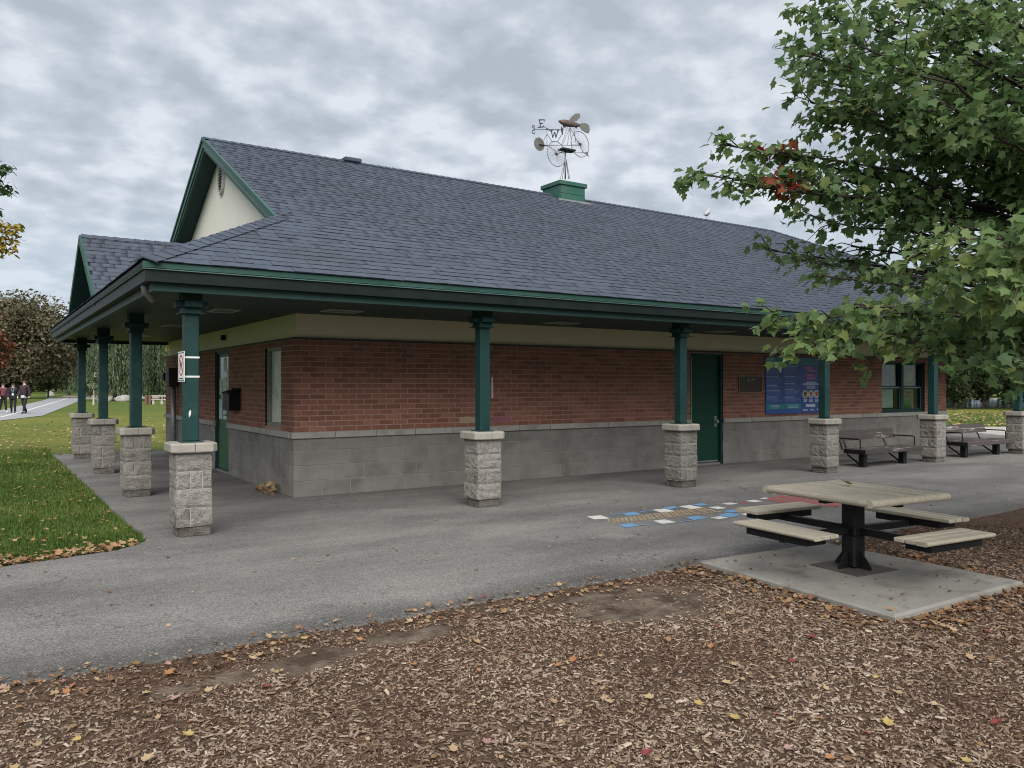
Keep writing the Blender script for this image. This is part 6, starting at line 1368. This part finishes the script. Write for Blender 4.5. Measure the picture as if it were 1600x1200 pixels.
f_will = fol_mat('willow_foliage', [(0, (0.036, 0.058, 0.030)), (0.5, (0.085, 0.118, 0.064)), (1, (0.15, 0.18, 0.10))])
f_pale = fol_mat('pale_foliage', [(0, (0.07, 0.10, 0.05)), (0.5, (0.14, 0.18, 0.09)), (1, (0.30, 0.32, 0.20))])
QT = [(-0.5, 0, 0), (0.0, -0.32, 0.06), (0.5, 0, 0), (0.0, 0.32, 0.06)]
def tree(name, x, y, h, r, mat, label, cat='tree', group='trees of the park background', trunk_h=0.3, n=3000, leaf=0.28, seed=1, bark=m_bark, squash=1.0, willow=False, gap=0.35, z0=-0.05, clus=26, core=True):
    g_ = np.random.default_rng(seed); t = thing(name, label, cat, (x, y, z0), 0, group); tz = h * trunk_h
    mb = MB(); lean = g_.normal(0, 0.03, 2) * h
    mb.tube([(0, 0, -0.1), (lean[0] * 0.3, lean[1] * 0.3, tz), (lean[0], lean[1], h * 0.85)], [max(0.05, h * 0.026), h * 0.019, h * 0.004], 8)
    for k in range(9):
        a = g_.uniform(0, 6.28); zb = g_.uniform(tz * 0.75, h * 0.6); e_ = (r * 0.75 * math.cos(a), r * 0.75 * math.sin(a), min(h * 0.93, zb + r * 0.55))
        mb.tube([(0, 0, zb), (e_[0] * 0.5, e_[1] * 0.5, zb + (e_[2] - zb) * 0.65), e_], [h * 0.010, h * 0.006, h * 0.002], 5, cap=False)
    mb.build('trunk', bark, t, world=False)
    if willow:
        m_ = n // 30; P_, Rr, vv = [], [], []
        for k in range(m_):
            a = g_.uniform(0, 6.28); rr = r * math.sqrt(g_.random()) ; zt = tz + (h - tz) * math.sqrt(max(0, 1 - (rr / r) ** 2)) * g_.uniform(0.75, 1.0); zb = max(0.5, zt - g_.uniform(0.35, 0.8) * h * (0.6 + 0.4 * rr / r))
            sv_ = g_.normal(0.5, 0.2); xx, yy = rr * math.cos(a), rr * math.sin(a); nn = 30
            zz_ = np.linspace(zt, zb, nn); P_.append(np.stack([xx + g_.normal(0, 0.09 * leaf / 0.25, nn) + 0.12 * r * math.cos(a) * np.linspace(0, 1, nn), yy + g_.normal(0, 0.09, nn) + 0.12 * r * math.sin(a) * np.linspace(0, 1, nn), zz_], 1)); vv.append(np.clip(sv_ + g_.normal(0, 0.14, nn), 0, 1))
        P_ = np.concatenate(P_); vv = np.concatenate(vv); nn = len(P_)
        sz = leaf * g_.uniform(0.7, 1.4, nn); Rm = rots(g_.uniform(0, 6.28, nn), np.full(nn, math.pi / 2) + g_.normal(0, 0.25, nn), g_.normal(0, 0.3, nn), sz * 1.6, sz * 0.7, sz)
    else:
        cz = tz + (h - tz) * 0.5; hz_ = (h - tz) * 0.55
        C_ = g_.normal(0, 1, (clus, 3)); C_ /= np.linalg.norm(C_, axis=1)[:, None]; C_ *= (g_.random(clus) ** 0.45)[:, None]; C_[:, 0] *= r * 0.82; C_[:, 1] *= r * 0.82; C_[:, 2] = C_[:, 2] * hz_ * 0.85 + cz
        cr = g_.uniform(0.24, 0.46, clus) * r; cvv = g_.normal(0.42, 0.14, clus) + 0.12 * (C_[:, 2] - cz) / hz_
        ci = g_.integers(0, clus, n); o_ = g_.normal(0, 1, (n, 3)); o_ /= np.linalg.norm(o_, axis=1)[:, None]; o_ *= (g_.random(n) ** 0.33 * cr[ci])[:, None]; o_[:, 2] *= 0.72 * squash
        P_ = C_[ci] + o_; vv = np.clip(cvv[ci] + g_.normal(0, 0.16, n), 0, 1); nn = n
        sz = leaf * g_.uniform(0.6, 1.4, nn); Rm = rots(g_.uniform(0, 6.28, nn), g_.normal(0, 0.7, nn), g_.normal(0, 0.7, nn), sz, sz, sz)
    obj('crown', scatter('crown', QT, [(0, 1, 2, 3)], Rm, P_, mat, vv), t, world=False); return t
def tp(u, v): p = gnd(u, v, -0.05); return p[0], p[1]
def tall(v, D): return 1.48 + (HZ - v) / FPX * D
def T_(name, u, D, vtop, wpx, mat, label, **k):
    p = at(u, HZ, D); tree(name, p[0], p[1], tall(vtop, D), wpx / 2 / FPX * D, mat, label, **k)
# left: behind the walkers
T_('broad_tree', 38, 92, 458, 165, f_brown, 'large rounded tree turning brown, behind the walkers', n=24000, leaf=0.40, seed=3, trunk_h=0.10, clus=70)
T_('orange_tree', -12, 70, 505, 70, f_org, 'orange autumn tree at the picture edge', n=3000, leaf=0.30, seed=4, trunk_h=0.2)
T_('low_tree', 10, 96, 580, 90, f_dark, 'low dark bushy tree directly behind the walkers', n=3000, leaf=0.34, seed=5, trunk_h=0.08)
T_('green_tree', 75, 104, 560, 75, f_green, 'olive green tree beside the lone far walker', n=3200, leaf=0.33, seed=6, trunk_h=0.14)
T_('lime_tree', 108, 125, 535, 75, f_lime, 'lime green tree seen just before the lawn-side columns', n=3600, leaf=0.36, seed=7, trunk_h=0.16)
T_('dark_tree', 92, 150, 515, 110, f_dark, 'tall dark tree behind the lime green one', n=4200, leaf=0.5, seed=8, trunk_h=0.12)
T_('willow_tree', 142, 118, 505, 80, f_will, 'weeping willow between the first two lawn-side posts', n=9000, leaf=0.30, seed=9, trunk_h=0.2, willow=True)
T_('willow_tree', 180, 78, 478, 92, f_will, 'broad weeping willow with thick trunk, central between the posts', n=14000, leaf=0.20, seed=10, trunk_h=0.24, willow=True)
T_('willow_tree', 232, 84, 490, 62, f_will, 'weeping willow beside the yellow tree', n=9000, leaf=0.22, seed=11, trunk_h=0.22, willow=True)
T_('yellow_tree', 262, 92, 505, 56, f_yel, 'yellow autumn tree by the building corner', n=2600, leaf=0.30, seed=12, trunk_h=0.3)
T_('dark_bush', 250, 86, 585, 48, f_dark, 'dark shrub below the yellow tree', cat='shrub', n=2600, leaf=0.2, seed=13, trunk_h=0.03)
T_('young_tree', 146, 62, 572, 26, f_pale, 'slim young tree with pale leaves on the lawn', n=900, leaf=0.15, seed=14, trunk_h=0.28, clus=14, bark=M('pale_stake', (0.38, 0.36, 0.30), rough=0.8))
for k, (u, D, vt, wp, mt_, l_) in enumerate([(20, 170, 520, 150, f_dark, 'dark tree far behind the brown one'), (205, 140, 500, 120, f_dark, 'dark tree behind the willows'), (128, 165, 500, 130, f_green, 'green tree far behind the first willow'), (270, 130, 498, 110, f_green, 'green tree behind the yellow one'), (-40, 140, 480, 150, f_dark, 'dark tree at the far picture edge')]):
    T_('far_tree', u, D, vt, wp, mt_, l_, n=4000, leaf=0.6, seed=20 + k, trunk_h=0.05)
# sprig of a tree standing just outside the frame on the left
lt = at(-330, HZ, 15.5)
t = thing('ash_tree', 'tree at the picture edge showing only green and yellow branch tips', 'tree', (lt[0], lt[1], -0.05))
mb = MB(); mb.tube([(lt[0], lt[1], -0.1), (lt[0], lt[1] + 0.1, 3), (lt[0] + 0.1, lt[1], 7.5)], [0.2, 0.15, 0.03], 10)
P_, vv, yw = [], [], []
SLT = [(0, 0, 0), (0.22, 0.35, 0.03), (0.16, 0.75, 0.0), (0, 1.0, -0.05), (-0.16, 0.75, 0.0), (-0.22, 0.35, 0.03)]
for (u, v, n, sp_, va) in [(2, 262, 60, 0.13, 0.25), (3, 292, 60, 0.14, 0.2), (8, 358, 130, 0.18, 0.9), (3, 385, 80, 0.18, 0.9), (-25, 330, 90, 0.2, 0.5), (-30, 270, 120, 0.3, 0.3), (-30, 380, 120, 0.3, 0.85), (-110, 300, 400, 0.7, 0.45), (-200, 250, 500, 0.9, 0.4), (-200, 380, 400, 0.8, 0.6), (-330, 200, 700, 1.2, 0.4)]:
    tp_ = at(u, v, 15.2); z0 = tp_[2] - 0.9
    mb.tube([(lt[0], lt[1], max(1.5, z0 - 0.5)), tuple(np.array([lt[0], lt[1], z0]) * 0.5 + tp_ * 0.5 + np.array([0, 0, 0.25])), tuple(tp_)], [0.04, 0.02, 0.004], 5, cap=False)
    P_.append(tp_ + np.clip(rg.normal(0, 0.8, (n, 3)), -1.3, 1.3) * np.array([sp_, sp_, sp_ * 0.6]) + np.array([0, 0, -0.02])); vv.append(np.clip(va + rg.normal(0, 0.1, n), 0, 1))
mb.build('trunk', m_bark, t); P_ = np.concatenate(P_); vv = np.concatenate(vv); n = len(P_); sz = rg.uniform(0.09, 0.16, n)
f_ash = fol_mat('ash_foliage', [(0, (0.03, 0.065, 0.03)), (0.5, (0.06, 0.10, 0.035)), (0.75, (0.20, 0.17, 0.03)), (1, (0.34, 0.23, 0.04))])
SLF = [(0, 1, 2, 3), (0, 3, 4, 5)]
obj('crown', scatter('crown', SLT, SLF, rots(rg.uniform(0, 6.28, n), rg.normal(0, 0.5, n), rg.normal(-0.5, 0.5, n), sz, sz, sz), P_, f_ash, vv), t)
# right: trees beyond the far end of the building
for k, (u, D, vt, wp, mt_, l_, n, lf) in enumerate([(1500, 52, 470, 150, f_green, 'yellow-green tree just beyond the building end', 5200, 0.30), (1570, 58, 455, 150, f_dark, 'dark green tree behind the second bench', 5200, 0.32), (1640, 50, 430, 170, f_green, 'green tree at the picture edge past the last column', 4200, 0.32), (1440, 62, 480, 140, f_lime, 'lime tree hidden mostly behind the building end', 3600, 0.32), (1700, 62, 420, 200, f_dark, 'large dark tree outside the canopy end', 4200, 0.4), (1540, 75, 440, 200, f_dark, 'tall dark tree at the back beyond the benches', 4500, 0.45)]):
    T_('park_tree', u, D, vt, wp, mt_, l_, n=n, leaf=lf, seed=40 + k, trunk_h=0.10 if mt_ is not f_lime else 0.2)
for k, (u, D, wp) in enumerate([(1490, 50, 60), (1535, 51, 70), (1590, 50, 66), (1640, 49, 70)]):
    T_('dark_shrub', u, D, 556, wp, f_dark, ['dark shrub next to the brick corner, beyond the lawn', 'dark shrub in the middle of the gap beyond the lawn', 'dark shrub behind the last visible pier', 'dark shrub past the last column'][k], cat='shrub', n=2600, leaf=0.22, seed=50 + k, trunk_h=0.02, group='shrubs edging the lawn')
# pond glinting below the shrubs
a, b, c_, d_ = at(1380, 640, 54), at(1800, 640, 54), at(1900, 640, 92), at(1380, 640, 92)
m_water = bpy.data.materials.new('pond_water'); m_water.use_nodes = True; wb = m_water.node_tree.nodes['Principled BSDF']; wb.inputs['Base Color'].default_value = (0.05, 0.06, 0.06, 1); wb.inputs['Roughness'].default_value = 0.08
struct('pond', new_mesh('pond', [(q[0], q[1], -0.03) for q in (a, b, c_, d_)], [(0, 1, 2, 3)], m_water))

# the woods that close the view at the horizon
def woods(name, label, uA, uB, D0, D1, vtop, n, leaf, mat, seed):
    g_ = np.random.default_rng(seed); u = g_.uniform(uA, uB, n); D = g_.uniform(D0, D1, n)
    hmax = np.array([1.48 + (HZ - vtop + 14 * mn.noise(Vector((q * 0.02, seed, 0))) + 8 * mn.noise(Vector((q * 0.07, seed, 1)))) / FPX * (D0 + D1) / 2 for q in u])
    z = hmax * g_.random(n) ** 0.8; P_ = np.array([at(a, HZ, d) for a, d in zip(u, D)]); P_[:, 2] = z
    vv = np.clip(0.4 + 0.5 * np.array([mn.noise(Vector((q * 0.05, h_ * 0.4, seed))) for q, h_ in zip(u, z)]) + g_.normal(0, 0.13, n), 0, 1); sz = leaf * g_.uniform(0.6, 1.4, n)
    o = obj(name, scatter(name, QT, [(0, 1, 2, 3)], rots(g_.uniform(0, 6.28, n), g_.normal(0, 0.7, n), g_.normal(0, 0.7, n), sz, sz, sz), P_, mat, vv)); tag(o, label, 'woods', kind='stuff')
woods('distant_woods', 'dark woods closing the view beyond the far lawn', -420, 420, 185, 205, 556, 9000, 2.0, f_dark, 3)
woods('waterside_woods', 'dark woods beyond the lawn past the building end', 1330, 2050, 96, 112, 520, 8000, 1.1, f_dark, 4)
# ------------------------------------------------------------------ boulders and the rustic bench on the far lawn
def boulder(u, D, w_, h_, label, seed):
    p = at(u, HZ, D); g_ = random.Random(seed); bm = bmesh.new(); bmesh.ops.create_icosphere(bm, subdivisions=3, radius=1.0); sd = g_.uniform(0, 99)
    for q in bm.verts:
        k = 1 + 0.28 * mn.noise(q.co * 1.3 + Vector((sd, 0, 0))) + 0.10 * mn.noise(q.co * 4 + Vector((sd, 0, 0)))
        q.co = Vector((q.co.x * w_ * k, q.co.y * w_ * 0.7 * k, max(-0.3, q.co.z * k) * h_))
    me = bpy.data.meshes.new('boulder'); bm.to_mesh(me); bm.free(); me.materials.append(M('grey_boulder', (0.30, 0.285, 0.26), (0.22, 0.21, 0.195), 4, 0.9, 0.6, 12))
    o = obj('boulder', me, loc=(p[0], p[1], h_ * 0.25), rot=(0, 0, g_.uniform(0, 6))); tag(o, label, 'boulder', 'boulders on the lawn')
boulder(79, 112, 0.62, 0.5, 'pale boulder on the lawn behind the walkers', 1)
boulder(163, 72, 0.55, 0.42, 'grey boulder beside the big willow trunk', 2); boulder(193, 74, 0.75, 0.45, 'wide flat boulder to the other side of the willow trunk', 3); boulder(156, 76, 0.35, 0.45, 'small round boulder near the slim young tree', 4); boulder(214, 80, 0.42, 0.6, 'upright boulder half hidden behind a post', 5)
p = at(243, HZ, 64); rb = thing('rustic_bench', 'low reddish wooden rail bench on the far lawn', 'bench', (p[0], p[1], -0.05), TH - math.pi / 2)
m_rw = M('red_brown_wood', (0.16, 0.085, 0.055), (0.11, 0.06, 0.045), 6, 0.85); m_gr = M('grey_rail', (0.34, 0.32, 0.28), rough=0.85)
for x in (-0.72, -0.42): mb = MB(); mb.cham(x - 0.10, x + 0.10, -0.12, 0.12, 0, 0.72, 0.02); mb.build('post', m_rw, rb, world=False)
mb = MB(); mb.cham(-0.3, 0.95, -0.05, 0.05, 0.62, 0.72, 0.015); mb.build('rail', m_gr, rb, world=False)
mb = MB(); mb.cham(-0.2, 0.95, -0.35, -0.06, 0.36, 0.42, 0.015); mb.build('seat', m_gr, rb, world=False)
for x in (-0.05, 0.62): mb = MB(); mb.cham(x - 0.09, x + 0.09, -0.3, -0.1, 0, 0.359, 0.015); mb.build('leg', m_gr, rb, world=False)
